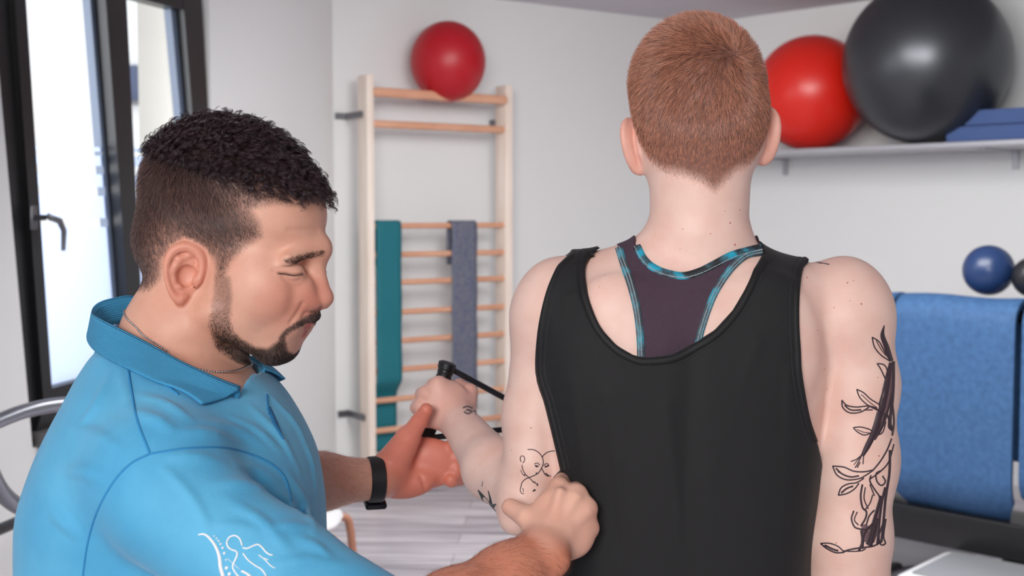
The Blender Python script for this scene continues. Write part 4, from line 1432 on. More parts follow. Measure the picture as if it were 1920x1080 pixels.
# ------------------------------------------------------------------ trousers and shoes (below the picture)
def legs(P, hipc, dx, z0, rt, rk, ra, hipr, foot):
    d = ell(P, hipc, hipr)
    for s in (-1, 1):
        h_ = hipc + dx * s * 0.085 + np.array([0, 0, -.06]); k = hipc * [1, 1, 0] + dx * s * 0.11 + foot * 0.02 + np.array([0, 0, .48]); a = hipc * [1, 1, 0] + dx * s * .12 + np.array([0, 0, .10])
        d = smin(d, cap(P, h_, k, rt, rk), .03); d = smin(d, cap(P, k, a, rk, ra), .02)
    return d
def person_legs(hipc, face, owner, m, hipr=(.175, .125, .13), rt=.088, label=None):
    face = unit(face); dx = np.array([face[1], -face[0], 0.0])
    f = lambda P: np.maximum(legs(P, hipc, dx, 0, rt, .062, .052, hipr, face), .085 - P[:, 2])
    c = hipc
    P_, F_ = isomesh(f, axis(c[0] - .3, c[0] + .3, .008), axis(c[1] - .3, c[1] + .3, .008), axis(.06, c[2] + .16, .008), project=1)
    o = mesh_obj('trousers', P_, F_, m, owner)
    for s in (-1, 1):
        a = hipc * [1, 1, 0] + dx * s * .12 + np.array([0, 0, .035])
        fs_ = lambda P: np.maximum(smin(cap(P, a - face * .05, a + face * .15, .040, .036), cap(P, a + [0, 0, .02], a + [0, 0, .06], .044, .044), .02), .0 - P[:, 2])
        P_, F_ = isomesh(fs_, axis(a[0] - .25, a[0] + .25, .006), axis(a[1] - .25, a[1] + .25, .006), axis(-.006, .16, .006), project=0)
        mesh_obj('shoe', P_, F_, M_shoe, owner)
    return o
M_shoe = mat('dark_shoe', lin(40, 40, 44), 0.5)
M_legg = mat('dark_trousers', lin(26, 26, 30), 0.8)
person_legs(np.array([Q(1278, 1080, 1.48)[0], 1.49, .84]), (0, 1, 0), woman, M_legg)
# ------------------------------------------------------------------ therapist in the blue polo shirt
SM = 1.39 / FPX
ya = math.radians(12)
MF = np.array([math.cos(ya), -math.sin(ya), 0.0])          # way the face points
ML = np.array([-math.sin(ya), -math.cos(ya), 0.0])         # his right side, towards the camera
MU = np.array([0, 0, 1.0])
MO = W(425, 430, 1.39)
MM = np.stack([MF, ML, MU])
def ml(P): return ((P - MO.astype(F32)) @ MM.T.astype(F32)) / F32(SM)
def mw(q): return MO + (np.asarray(q, float) @ MM) * SM
def M(u, v, l=0.0):
    """head coordinates (forward, side, up) of the picture point at side distance l"""
    d = ray(u, v)
    t = ((MO - CAM) @ ML + l * SM) / (d @ ML)
    return (CAM + d * t - MO) @ MM.T / SM

def m_head0(P):
    q = ml(P); s = np.stack([q[:, 0], np.abs(q[:, 1]), q[:, 2]], 1)
    th = math.radians(16); R2 = np.array([[math.cos(th), 0, -math.sin(th)], [0, 1, 0], [math.sin(th), 0, math.cos(th)]])
    d = ell(q, M(428, 366), (166, 126, 136), R2)
    d = smin(d, ell(q, M(524, 405), (86, 96, 88)), 30)                    # forehead
    d = smin(d, ell(q, M(345, 450), (84, 104, 92)), 35)                    # back of the skull
    d = smin(d, ell(q, M(480, 520), (100, 100, 106)), 35)                 # face block
    d = smin(d, ell(s, M(478, 548, 70), (62, 26, 52)), 50)                # cheeks
    d = smin(d, cap(s, M(396, 588, 86), M(508, 650, 30), 26, 29), 38)     # jaw
    d = smin(d, ell(q, M(517, 646), (38, 36, 34)), 24)                    # chin
    d = smin(d, ell(q, M(530, 604), (48, 52, 46)), 28)                    # mouth block
    d = smin(d, ell(s, M(526, 596, 38), (36, 24, 34)), 30)
    d = smin(d, cap(q, M(596, 474), M(590, 500), 20, 16), 16)
    d = smin(d, cap(q, M(592, 492), M(605, 550), 13, 16), 14)             # nose ridge
    d = smin(d, ell(q, M(606, 560), (19, 21, 17)), 10)
    d = smin(d, ell(s, M(582, 568, 22), (17, 12, 13)), 8)                 # nostril wings
    d = smin(d, cap(q, M(590, 577), M(608, 572), 6, 7), 6)
    d = smin(d, cap(s, M(600, 460, 2), M(542, 486, 80), 14, 7), 34)      # brow
    d = smax(d, -ell(s, M(586, 504, 52), (20, 18, 13)), 22)               # eye socket
    d = smin(d, ell(s, M(566, 548, 34), (24, 22, 30)), 24)
    d = smin(d, ell(s, M(549, 513, 52), (21, 20, 18)), 12)                # closed lid over the eyeball
    d = smin(d, ell(s, M(582, 592, 6), (12, 24, 12)), 10)                 # upper lip, moustache
    d = smin(d, cap(s, M(577, 606, 0), M(545, 621, 34), 8, 4), 5)
    d = smin(d, cap(s, M(561, 621, 0), M(543, 629, 30), 11, 6), 5)
    d = smax(d, -cap(s, M(584, 613, 0), M(534, 627, 42), 1.6, 1.6), 3)
    d = smax(d, -ell(s, M(600, 580, 10), (7, 5, 4)), 4)                   # nostrils
    d = smin(d, cap(q, M(366, 545), M(322, 700), 92, 108), 30)            # neck
    d = smin(d, cap(q, M(430, 668), M(420, 760), 34, 42), 26)             # throat
    return d * F32(SM)

def faceline(pts, n=10):
    c = catmull([(u, v, 0) for u, v in pts], n)[:, :2]
    p = raymarch(m_head0, c, y0=.9)
    q = ml(p); q[:, 1] = np.abs(q[:, 1])
    return q.astype(F32)
LASH = faceline([(522, 512), (536, 513), (551, 516), (568, 513)])
CREASE = faceline([(512, 505), (534, 502), (562, 494), (575, 491)])
BAG = faceline([(530, 521), (548, 528), (563, 525)])
NFOLD = faceline([(567, 570), (560, 585), (545, 606)])
FURROW = faceline([(540, 432), (575, 430), (596, 434)])
def polycap(s, L, r):
    d = None
    for a, b in zip(L, L[1:]):
        c = cap(s, a, b, r, r); d = c if d is None else np.minimum(d, c)
    return d
def m_head(P):
    d = m_head0(P) / F32(SM)
    nr = np.abs(d) < 14
    if nr.any():
        q = ml(P[nr]); s = np.stack([q[:, 0], np.abs(q[:, 1]), q[:, 2]], 1)
        dd = d[nr]
        dd = smax(dd, -polycap(s, LASH, 1.3), 3)
        dd = smax(dd, -polycap(s, CREASE, 1.2), 4)
        dd = smax(dd, -polycap(s, BAG, .8), 6)
        dd = smax(dd, -polycap(s, NFOLD, 1.4), 8)
        dd = smax(dd, -polycap(s, FURROW, .3), 7)
        d[nr] = dd
    return d * F32(SM)

EAR_C = mw(M(342, 513, 92))
def m_ears(P):
    q = ml(P); s = np.stack([q[:, 0], np.abs(q[:, 1]), q[:, 2]], 1)
    c = M(346, 512, 96)
    # ear frame in head coordinates: forward, up (leaning back), outward
    A = unit([0.86, 0.30, -0.06]); A = unit([0.93, -0.30, -0.16]); U = unit([-0.22, 0.06, 1.0])
    return earf(s, c, A, U, 1.04, -1) * F32(SM)

def m_neckbase(P):
    return cap(P, Q(330, 640, 1.385), Q(300, 760, 1.385), px(98, 1.385), px(125, 1.385))

MT = [(640, 200, 400, .07, 1.39), (680, 176, 455, .105, 1.385), (720, 155, 500, .140, 1.38), (780, 124, 545, .168, 1.375), (850, 93, 584, .185, 1.37), (930, 67, 601, .19, 1.37),
      (1000, 60, 606, .185, 1.37), (1080, 62, 606, .18, 1.37), (1200, 75, 600, .17, 1.37), (1340, 90, 590, .165, 1.37)]
rows = []
for v, l, r, b, yc in MT:
    a, c = W(l, v, yc), W(r, v, yc)
    rows.append(((a[2] + c[2]) / 2, (a[0] + c[0]) / 2, yc, (c[0] - a[0]) / 2, b))
torsoM = Loft(rows, 2.3)
def m_shirt0(P):
    d = torsoM(P)
    d = smin(d, cap(P, Q(270, 732, 1.33), Q(292, 860, 1.235), .042, .055), .05)
    d = smin(d, cap(P, Q(440, 790, 1.44), Q(470, 850, 1.52), .045, .055), .05)
    d = smin(d, cap(P, Q(340, 782, 1.34), Q(430, 826, 1.36), .05, .055), .05)
    d = smin(d, ell(P, Q(305, 900, 1.205), (.070, .062, .066)), .03)
    arm = cap(P, Q(325, 945, 1.19), Q(520, 1085, 1.175), .064, .060)
    arm = smin(arm, cap(P, Q(520, 1085, 1.175), Q(735, 1205, 1.16), .060, .055), .02)
    d = smin(d, arm, .014)
    # far upper arm and its sleeve
    d = smin(d, cap(P, Q(480, 850, 1.53), Q(500, 980, 1.60), .058, .052), .02)
    return d
MFOLD = [  # start, end, half width in pixels, height
    ((400, 908), (500, 918), 7), ((500, 918), (560, 960), 7), ((395, 992), (500, 996), 5), ((500, 996), (578, 985), 5), ((430, 940), (540, 1030), 8),
    ((500, 1066), (640, 1056), 6), ((560, 1010), (622, 1048), 6), ((310, 880), (392, 990), 3), ((250, 770), (330, 812), 8), ((330, 812), (450, 830), 9),
    ((260, 740), (360, 788), 7), ((380, 790), (500, 836), 8), ((430, 782), (530, 850), 7), ((470, 762), (560, 880), 6), ((505, 740), (585, 860), 6), ((555, 800), (594, 930), 6),
    ((205, 700), (150, 800), 6), ((225, 700), (240, 770), 6), ((130, 800), (230, 850), 9), ((110, 880), (200, 900), 10), ((90, 960), (150, 1010), 9), ((300, 858), (420, 868), 7), ((440, 870), (520, 905), 6), ((540, 890), (590, 1000), 6),
]
mfold = []
for a, b, r in MFOLD:
    m = ((a[0] + b[0]) / 2 + (b[1] - a[1]) * .06, (a[1] + b[1]) / 2 - (b[0] - a[0]) * .06)
    line = catmull([(*a, 0), (*m, 0), (*b, 0)], 6)[:, :2]
    L_ = raymarch(m_shirt0, line, y0=.7)
    g, _ = grad(m_shirt0, L_)
    R_ = r * 1.25 / FPX
    prof_ = np.array([1.15, .55, .22, .18, .5, 1.15]); rr_ = R_ * np.array([.3, .7, 1, 1, .7, .3])
    L_ = L_ - g * (R_ * prof_)[:, None]
    for k in range(5): mfold.append((L_[k], L_[k + 1], rr_[k], rr_[k + 1]))
def m_folds(P, d):
    near = np.abs(d) < .03
    if near.any():
        q = P[near]; dd = d[near]
        fd = None
        for a, b, r0, r1 in mfold:
            c = cap(q, a, b, r0, r1); fd = c if fd is None else np.minimum(fd, c)
        dd = smin(dd, fd, .009)
        d = d.copy(); d[near] = dd
    return d
def m_shirt_surf(P): return m_folds(P, m_shirt0(P))
TOPR = [(452, 729, 1.290), (405, 711, 1.278), (340, 681, 1.280), (280, 648, 1.292), (225, 620, 1.315), (186, 600, 1.350), (172, 588, 1.395), (184, 572, 1.435), (215, 562, 1.462), (255, 560, 1.485), (330, 590, 1.500), (420, 645, 1.490), (478, 684, 1.450), (497, 694, 1.410)]
RINGXY = [tuple(W(*p)[:2]) for p in TOPR]
def m_shirt(P):
    d = m_shirt_surf(P)
    # neck opening
    d = smax(d, -(polysdf(P[:, 0], P[:, 1], RINGXY) + .0045), .003)
    # open ends: hem and near sleeve
    e = Q(700, 1186, 1.163); dr = unit(Q(735, 1205, 1.16) - Q(520, 1085, 1.175))
    return np.maximum(d, ((P - e) @ dr.astype(F32)))

ELM = Q(742, 1210, 1.160)
WRM = Q(1012, 1040, 1.312)
def m_armR(P):
    d = cap(P, Q(330, 950, 1.20), ELM, .052, .040)
    d = smin(d, cap(P, ELM, Q(850, 1152, 1.225), .042, px(80, 1.22)), .02)
    d = smin(d, cap(P, Q(850, 1152, 1.225), Q(950, 1086, 1.280), px(80, 1.22), px(62, 1.28)), .02)
    d = smin(d, cap(P, Q(950, 1086, 1.280), WRM, px(61, 1.28), px(50, 1.31)), .02)
    return smin(d, ell(P, Q(1040, 1052, 1.300), (.014, .013, .013)), .02)
def m_handR(P):
    d = cap(P, WRM, Q(1036, 1005, 1.335), px(49, 1.31), px(46, 1.33))
    kn = [(1048, 914, 1.366), (1082, 926, 1.354), (1102, 953, 1.350), (1106, 990, 1.353)]
    for k, (u, v, y) in enumerate(kn):
        d = smin(d, cap(P, Q(1018 + 6 * k, 1010 + 8 * k, 1.333), Q(u, v, y), px(30, 1.34), px(20 - .7 * k, 1.35)), .012)
    d = smin(d, ell(P, Q(1052, 975, 1.352), (px(62, 1.35), .019, px(62, 1.35))), .010)
    d = smin(d, ell(P, Q(1074, 1012, 1.345), (px(36, 1.35), .015, px(34, 1.35))), .012)
    for k, (u, v, y) in enumerate(kn):
        mid = [(1054, 902, 1.400), (1080, 914, 1.398), (1096, 942, 1.398), (1098, 980, 1.394)][k]
        tip = [(1044, 908, 1.440), (1062, 918, 1.440), (1072, 944, 1.438), (1076, 978, 1.432)][k]
        f = smin(cap(P, Q(u, v, y), Q(*mid), px(17.5 - k, 1.36), px(15 - k, 1.39)), cap(P, Q(*mid), Q(*tip), px(15 - k, 1.39), px(12, 1.42)), .003)
        d = smin(d, f, .0045)
    for (u0, v0, u1, v1) in ((1040, 1000, 1080, 932), (1048, 1008, 1098, 958), (1032, 990, 1050, 922)):
        d = smin(d, cap(P, Q(u0, v0, 1.322), Q(u1, v1, 1.340), px(5, 1.33), px(7, 1.33)), .010)
    th = cap(P, Q(1020, 1000, 1.332), Q(988, 970, 1.345), px(29, 1.33), px(22, 1.34))
    th = smin(th, cap(P, Q(988, 970, 1.345), Q(957, 951, 1.362), px(21, 1.34), px(17, 1.36)), .003)
    return smin(d, th, .008)

def m_armL(P):
    d = cap(P, Q(480, 860, 1.53), Q(505, 930, 1.60), .048, .044)
    d = smin(d, cap(P, Q(505, 930, 1.60), Q(600, 903, 1.615), .043, px(51, 1.615)), .02)
    return smin(d, cap(P, Q(600, 903, 1.615), Q(708, 898, 1.64), px(51, 1.615), px(37, 1.64)), .02)
def m_handL(P):
    yw = 1.655
    d = cap(P, Q(706, 898, 1.64), Q(728, 893, yw), px(37, yw), px(36, yw))
    d = smin(d, ell(P, Q(792, 868, 1.672), (px(78, yw), .014, px(50, yw))), .014)
    d = smin(d, ell(P, Q(765, 908, 1.660), (px(50, yw), .015, px(27, yw)), np.array([[.98, 0, .17], [0, 1, 0], [-.17, 0, .98]])), .012)   # heel of the little finger side
    d = smin(d, cap(P, Q(738, 868, 1.652), Q(765, 822, 1.640), px(34, yw), px(24, yw)), .012)                                          # ball of the thumb
    d = smin(d, cap(P, Q(765, 822, 1.640), Q(786, 790, 1.626), px(21, 1.63), px(16, 1.62)), .005)
    d = smin(d, cap(P, Q(786, 790, 1.626), Q(799, 768, 1.616), px(15.5, 1.62), px(12.5, 1.61)), .003)
    F_ = [[(852, 836, 1.674), (868, 838, 1.708), (905, 832, 1.712), (926, 820, 1.700)], [(858, 858, 1.674), (888, 860, 1.712), (915, 852, 1.712), (935, 842, 1.700)],
          [(856, 880, 1.672), (888, 880, 1.708), (915, 872, 1.700)], [(846, 899, 1.666), (876, 895, 1.698), (900, 890, 1.688)]]
    for k, pts in enumerate(F_):
        r = [17, 15, 13, 11.5] if k < 3 else [15, 13.5, 11.5]
        f = None
        for i in range(len(pts) - 1):
            c = cap(P, Q(*pts[i]), Q(*pts[i + 1]), px(r[i], 1.69), px(r[i + 1], 1.69))
            f = c if f is None else smin(f, c, .003)
        d = smin(d, f, .0035)
    # creases of the palm
    d = smax(d, -cap(P, Q(770, 838, 1.645), Q(800, 925, 1.650), .0012, .0012), .005)
    d = smax(d, -cap(P, Q(822, 846, 1.646), Q(828, 912, 1.650), .0012, .0012), .004)
    return d

def m_body(P):
    d = m_head(P)
    d = smin(d, m_neckbase(P), .03)
    d = smin(d, m_ears(P), .004)
    d = smin(d, m_shirt0(P) + .010, .02)
    d = smin(d, m_armR(P), .008)
    d = smin(d, m_handR(P), .008)
    d = smin(d, m_armL(P), .008)
    return smin(d, m_handL(P), .008)

man = empty('person', W(330, 700, 1.37) * np.array([1, 1, 0]), 'bearded man with dark curly hair in a blue polo shirt, looking down', 'person')
M_skinm = mat('warm_skin', lin(214, 160, 136), 0.45, Subsurface_Weight=0.10, Subsurface_Scale=0.008)
skinmat(M_skinm)

def FZ(pts, l):
    return [tuple(M(u, v, l)[[0, 2]]) for u, v in pts]
HAIRLINE = FZ([(620, 352), (606, 376), (585, 384)], 10) + FZ([(545, 388), (518, 386), (488, 394), (500, 415), (500, 446), (472, 464), (447, 490), (436, 522)], 80) + FZ([(404, 522), (398, 492), (376, 470), (335, 458), (306, 488), (300, 528), (278, 548)], 95) + FZ([(255, 545), (200, 500), (180, 150), (640, 120)], 0)
BEARD = [(400, 515), (434, 515), (438, 560), (434, 600), (440, 622), (458, 636), (478, 648), (502, 650), (516, 640), (526, 632), (536, 630), (538, 640), (540, 655), (552, 662), (570, 662), (556, 694), (500, 690), (462, 683), (440, 677), (424, 666), (402, 648), (389, 610), (396, 560)]
MOUST = [(522, 634), (530, 620), (545, 609), (565, 597), (580, 584), (602, 580), (604, 600), (590, 602), (575, 605), (560, 611), (545, 618), (534, 629), (526, 636)]
BROW = [(540, 489), (560, 481), (598, 473), (612, 470), (610, 478), (592, 483), (562, 489), (542, 494)]
def uvproj(P):
    d = P - CAM
    w = d @ FW
    return 960 + (d @ RT) / w * FPX, 540 - (d @ UPV) / w * FPX
def m_masks(P):
    q = ml(P); f, z = q[:, 0].astype(F32), q[:, 2].astype(F32)
    U_, V_ = [a.astype(F32) for a in uvproj(mw(np.stack([q[:, 0], np.abs(q[:, 1]), q[:, 2]], 1)))]
    return polysdf(f, z, HAIRLINE), np.minimum(polysdf(U_, V_, BEARD), polysdf(U_, V_, MOUST)), polysdf(U_, V_, BROW), q
def m_tint(P):
    c = np.tile(lin(220, 168, 146), (len(P), 1))
    n = len(P)
    hd = (P[:, 2] > W(0, 760, 1.39)[2]) & (P[:, 0] < W(660, 0, 1.4)[0]) 
    hr, bd, bw, q = m_masks(P)
    ear = m_ears(P)
    # ruddy face front, nose and cheek
    c = blend(c, soft(ell(q.astype(F32), M(600, 560), (46, 50, 46)), 26) * hd * .35, lin(206, 104, 88))
    c = blend(c, soft(ell(q.astype(F32) * [1, 1, 1], M(540, 560, 60), (60, 60, 46)), 40) * hd * .4, lin(204, 120, 100))
    c = blend(c, np.clip(1 - ear / .003, 0, 1) * .4, lin(216, 120, 96))
    c = blend(c, np.clip(-hr / 12 + .2, 0, 1) * hd * (ear > .004) * np.interp(-hr, [0, 40, 90], [.4, .7, .9]), lin(84, 58, 52))
    c = blend(c, np.clip((q[:, 2] - 70) / 30, 0, 1) * hd * (hr < -6) * .9, lin(20, 13, 14))
    c = blend(c, np.clip(-bd / 9 + .1, 0, 1) * hd * np.interp(q[:, 0], [0, 60, 90], [.28, .5, .85]), lin(58, 38, 34))
    lips = np.minimum(cap(np.abs(q).astype(F32) * [1, 1, 1] * np.sign(np.stack([q[:, 0], np.abs(q[:, 1]) + 1, q[:, 2]], 1)), M(581, 607, 0), M(545, 621, 34), 9, 4),
                      cap(np.stack([q[:, 0], np.abs(q[:, 1]), q[:, 2]], 1).astype(F32), M(566, 622, 0), M(543, 629, 30), 12, 7))
    c = blend(c, soft(lips, 4) * hd * .8, lin(190, 84, 90))
    s = np.stack([q[:, 0], np.abs(q[:, 1]), q[:, 2]], 1).astype(F32)
    c = blend(c, soft(polycap(s, LASH, 2.2), 3) * hd * .85, lin(60, 34, 30))
    hl_ = np.clip(1 - m_handL(P) / .006, 0, 1)
    c = blend(c, hl_ * .7, lin(214, 108, 88))
    hr_ = np.clip(1 - m_handR(P) / .006, 0, 1)
    c = blend(c, hr_ * .6, lin(236, 188, 168))
    ar = np.clip(1 - m_armR(P) / .006, 0, 1) * (1 - hr_)
    c = blend(c, ar * .8, lin(212, 134, 104))
    return c

_t0 = _t.time()
xs = axis(W(150, 900, 1.3)[0] - .02 , W(1135, 900, 1.35)[0], .0034, ((W(240, 0, 1.38)[0], W(640, 0, 1.38)[0], .0024), (W(520, 0, 1.38)[0], W(640, 0, 1.38)[0], .0015), (W(690, 0, 1.6)[0], W(1130, 0, 1.36)[0], .0019)))
xs = axis(W(60, 900, 1.37)[0] - .01, W(1135, 900, 1.35)[0], .0034, ((W(240, 0, 1.38)[0], W(510, 0, 1.38)[0], .0022), (W(510, 0, 1.38)[0], W(640, 0, 1.38)[0], .0014), (W(700, 0, 1.66)[0], W(1130, 0, 1.36)[0], .0020)))
ys = axis(1.09, 1.75, .0034, ((1.28, 1.36, .0021), (1.60, 1.73, .0024)))
zs = axis(.80, W(0, 215, 1.39)[2], .0034, ((W(0, 700, 1.39)[2], W(0, 440, 1.39)[2], .0016), (W(0, 1060, 1.35)[2], W(0, 760, 1.65)[2], .0021)))
BMm, BMf = isomesh(m_body, xs, ys, zs)
print('man mesh', len(BMm), round(_t.time() - _t0, 1))
mesh_obj('body', BMm, BMf, M_skinm, man, cols=m_tint(BMm))
SMs = Surf(BMm, BMf)

# ---- polo shirt
M_polo = mat('blue_pique', lin(80, 168, 210), 0.75)
M_polo.node_tree.nodes['Principled BSDF'].inputs['Sheen Weight'].default_value = 0.15
_, bp_ = bump(M_polo, 620, 0.35, 0.0009, detail=2)
vary(M_polo, 9, lin(72, 160, 204), lin(92, 178, 218))
_t0 = _t.time()
xs = axis(W(50, 1000, 1.37)[0] - .015, W(760, 1100, 1.17)[0], .0028)
ys = axis(1.09, 1.68, .0034)
zs = axis(.80, W(0, 600, 1.39)[2] + .03, .0028)
PPm, PPf = isomesh(m_shirt, xs, ys, zs, project=0)
print('shirt', len(PPm), round(_t.time() - _t0, 1))
polo = mesh_obj('polo_shirt', PPm, PPf, M_polo, man)
polo['label'] = 'bright blue pique polo shirt'
PS = Surf(PPm, PPf)
M_seam = mat('blue_seam', lin(48, 138, 192), 0.8)
seams = [([(240, 690), (246, 730), (258, 790), (281, 851)], 5), ([(281, 851), (245, 870), (212, 905), (182, 960), (164, 1020), (154, 1090)], 3.5),
         ([(281, 851), (350, 841), (425, 840), (490, 860), (530, 890), (547, 938)], 3.5), ([(172, 656), (200, 668), (236, 690), (300, 716), (335, 740)], 4)]
ribbons('seam', PS, seams, M_seam, polo, 0.0001, 0.0011)
M_placket_gap = mat('placket_gap_shade', lin(30, 108, 158), 0.8)
ribbons('placket_and_gap_shade', PS, [([(500, 740), (501, 756), (504, 778)], 1.6), ([(503, 764), (516, 794), (531, 824)], 9, (.8, 1, .15))], M_placket_gap, polo, 0.0002, 0.0015)  # edge line of the placket, and a dark wedge painting the shaded gap
E6 = lambda *p: cr(350, 980, 6.62, p)
emb = [(E6((145, 150), (210, 142), (270, 178), (340, 262), (388, 360), (410, 450), (422, 560), (455, 670)), 5.5, (.5, .8, 1, 1.2, 1.2)),
       (E6((690, 285), (668, 215), (630, 172), (585, 160), (530, 182), (500, 240), (515, 300), (560, 335), (610, 352), (630, 385), (610, 450), (580, 510), (575, 560), (605, 620), (650, 670)), 3.2),
       (E6((695, 310), (750, 320), (820, 290), (880, 270), (930, 300), (980, 360), (1030, 395), (1070, 402)), 3.0), (E6((700, 380), (760, 460), (850, 530), (930, 580), (990, 660)), 3.0),
       (E6((895, 400), (960, 450), (1040, 530), (1100, 565)), 2.2), (E6((950, 440), (1015, 460)), 1.8), (E6((680, 600), (730, 622), (800, 668)), 4.5), (E6((505, 445), (560, 490), (660, 580)), 1.2)]
for x, y, r in ((343, 165, 2.2), (372, 195, 2.6), (398, 225, 3), (422, 265, 3.2), (447, 312, 3.6), (468, 378, 4), (488, 462, 2.5), (495, 562, 5), (530, 637, 5)):
    emb.append((E6((x - r * 3.3, y - r), (x + r * 3.3, y + r)), r * 1.6, (.55, 1, .55)))
M_emb = mat('white_embroidery', lin(236, 236, 238), 0.6)
ribbons('embroidery', PS, emb, M_emb, polo, 0.0002, 0.0008, 'white line figure emblem on the sleeve')

# ---- collar: a ribbed fall between its fold line and its outer edge
BOTR = [(364, 780, 1.240), (345, 752, 1.245), (302, 722, 1.250), (252, 697, 1.255), (205, 676, 1.285), (176, 656, 1.330), (164, 634, 1.395), (172, 612, 1.450), (205, 600, 1.500), (255, 600, 1.530), (340, 640, 1.545), (430, 700, 1.540), (492, 735, 1.500), (504, 735, 1.440)]
def collar_sheet():
    nT, nS = 110, 12
    T = catmull([W(*p) for p in TOPR], nT); B_ = catmull([W(*p) for p in BOTR], nT)
    G = np.empty((nT, nS + 5, 3))
    for j in range(nS):
        t = j / (nS - 1)
        G[:, 5 + j] = T * (1 - t) + B_ * t
    # inner stand going down inside the neck
    ctr = W(335, 680, 1.39)
    for j in range(5):
        k = (5 - j) / 5
        inw = (ctr - T); inw[:, 2] = 0; inw /= np.linalg.norm(inw, axis=1)[:, None]
        G[:, j] = T + inw * .006 * min(1, k * 2) + np.array([0, 0, -.028]) * k
    # rounded fold
    G[:, 5] += np.array([0, 0, .0015])
    flat = G.reshape(-1, 3)
    d = evalf(m_shirt_surf, flat); g, _ = grad(m_shirt_surf, flat)
    idx = np.tile(np.arange(nS + 5), nT)
    push = np.where(idx >= 5, np.maximum(0, 0.0035 - d), 0)
    flat = flat + g * push[:, None]
    G = flat.reshape(nT, nS + 5, 3)
    for _ in range(2):
        G[1:-1, 6:-1] = (G[1:-1, 6:-1] * 2 + G[2:, 6:-1] + G[:-2, 6:-1]) / 4
    m_ = nS + 5
    fs = [(i * m_ + j, i * m_ + j + 1, (i + 1) * m_ + j + 1, (i + 1) * m_ + j) for i in range(nT - 1) for j in range(m_ - 1)]
    return G.reshape(-1, 3), fs, m_
CP, CF, cm = collar_sheet()
M_collar = mat('blue_rib_collar', lin(62, 150, 196), 0.8)
col_o = mesh_obj('collar', CP, CF, M_collar, polo)
me = col_o.data
uvl = me.uv_layers.new(name='UVMap')
lidx = np.empty(len(me.loops), np.int32); me.loops.foreach_get('vertex_index', lidx)
uvs = np.stack([(lidx // cm) / 110.0, (lidx % cm) / cm], 1)
uvl.data.foreach_set('uv', uvs.astype(F32).ravel())
sd = col_o.modifiers.new('s', 'SOLIDIFY'); sd.thickness = 0.0024; sd.offset = 0
b_ = M_collar.node_tree.nodes['Principled BSDF']
tc = node(M_collar, 'ShaderNodeTexCoord'); wv = node(M_collar, 'ShaderNodeTexWave', bands_direction='Y'); wv.inputs['Scale'].default_value = 12.0; wv.inputs['Distortion'].default_value = 0.3
link(M_collar, tc, 'UV', wv, 'Vector'); bp = node(M_collar, 'ShaderNodeBump'); bp.inputs['Strength'].default_value = 0.6; bp.inputs['Distance'].default_value = 0.001
link(M_collar, wv, 'Fac', bp, 'Height'); link(M_collar, bp, 'Normal', b_, 'Normal')
# button on the far side of the opening
mb = MB(); p = W(474, 709, 1.475)
mb.tube([p + np.array([0, -.0035, 0]), p + np.array([0, .002, 0])], [.0052, .0056], 20)
mb.build('button', mat('pale_blue_button', lin(120, 196, 226), 0.3), polo)

# ---- necklace
pts = [W(*p) for p in [(232, 582, 1.375), (236, 598, 1.345), (252, 615, 1.322), (280, 634, 1.314), (330, 662, 1.306), (390, 694, 1.315), (432, 708, 1.345), (440, 716, 1.39), (430, 700, 1.44), (380, 660, 1.47), (300, 610, 1.47), (245, 580, 1.43)]]
c = catmull(pts + [pts[0]], 260)
d = evalf(m_body, c); g, _ = grad(m_body, c); c = c + g * (0.0009 - d)[:, None]
mb = MB()
for i in range(0, 258, 2):
    a, b = c[i], c[i + 2]; 
    mb.tube([a, (a + b) / 2, b], [.0006, .00135 if (i // 2) % 2 else .0011, .0006], 6)
mesh_obj('necklace', mb.v, mb.f, mat('silver_chain', lin(190, 190, 192), 0.25, 1.0), man)['label'] = 'thin silver chain'

# ---- watch on the far wrist
wa, wb = Q(600, 903, 1.615), Q(708, 898, 1.64)
ax = unit(wb - wa); wc = Q(703, 899, 1.638)
n1 = unit(np.cross(ax, [0, 1, 0])); n2 = np.cross(ax, n1)
mb = MB(); Rr = px(39, 1.64)
prof = [(-.0098, -.001), (-.0098, .0022), (-.0082, .0034), (.0082, .0034), (.0098, .0022), (.0098, -.001)]
N = 56; vs = []
for k in range(N):
    a = 2 * math.pi * k / N; rd = n1 * math.cos(a) + n2 * math.sin(a)
    for x, r in prof: vs.append(wc + ax * x + rd * (Rr + r))
fs = [(k * 6 + j, k * 6 + (j + 1) % 6, ((k + 1) % N) * 6 + (j + 1) % 6, ((k + 1) % N) * 6 + j) for k in range(N) for j in range(6)]
mb.add(vs, fs)
watch = mb.build('watch', mat('black_rubber', lin(18, 18, 20), 0.5), man); watch['label'] = 'black rubber watch'
mb = MB(); dwn = unit(np.array([0, .35, -1.0])); dwn = unit(dwn - ax * (dwn @ ax)); sdv = np.cross(ax, dwn)
mb.box(wc + dwn * (Rr + .006) + ax * .002, (.030, .034, .010), X=ax, Y=sdv, Z=dwn, bevel=.004)
mb.build('watch_case', mat('watch_case', lin(20, 22, 30), 0.25), watch)

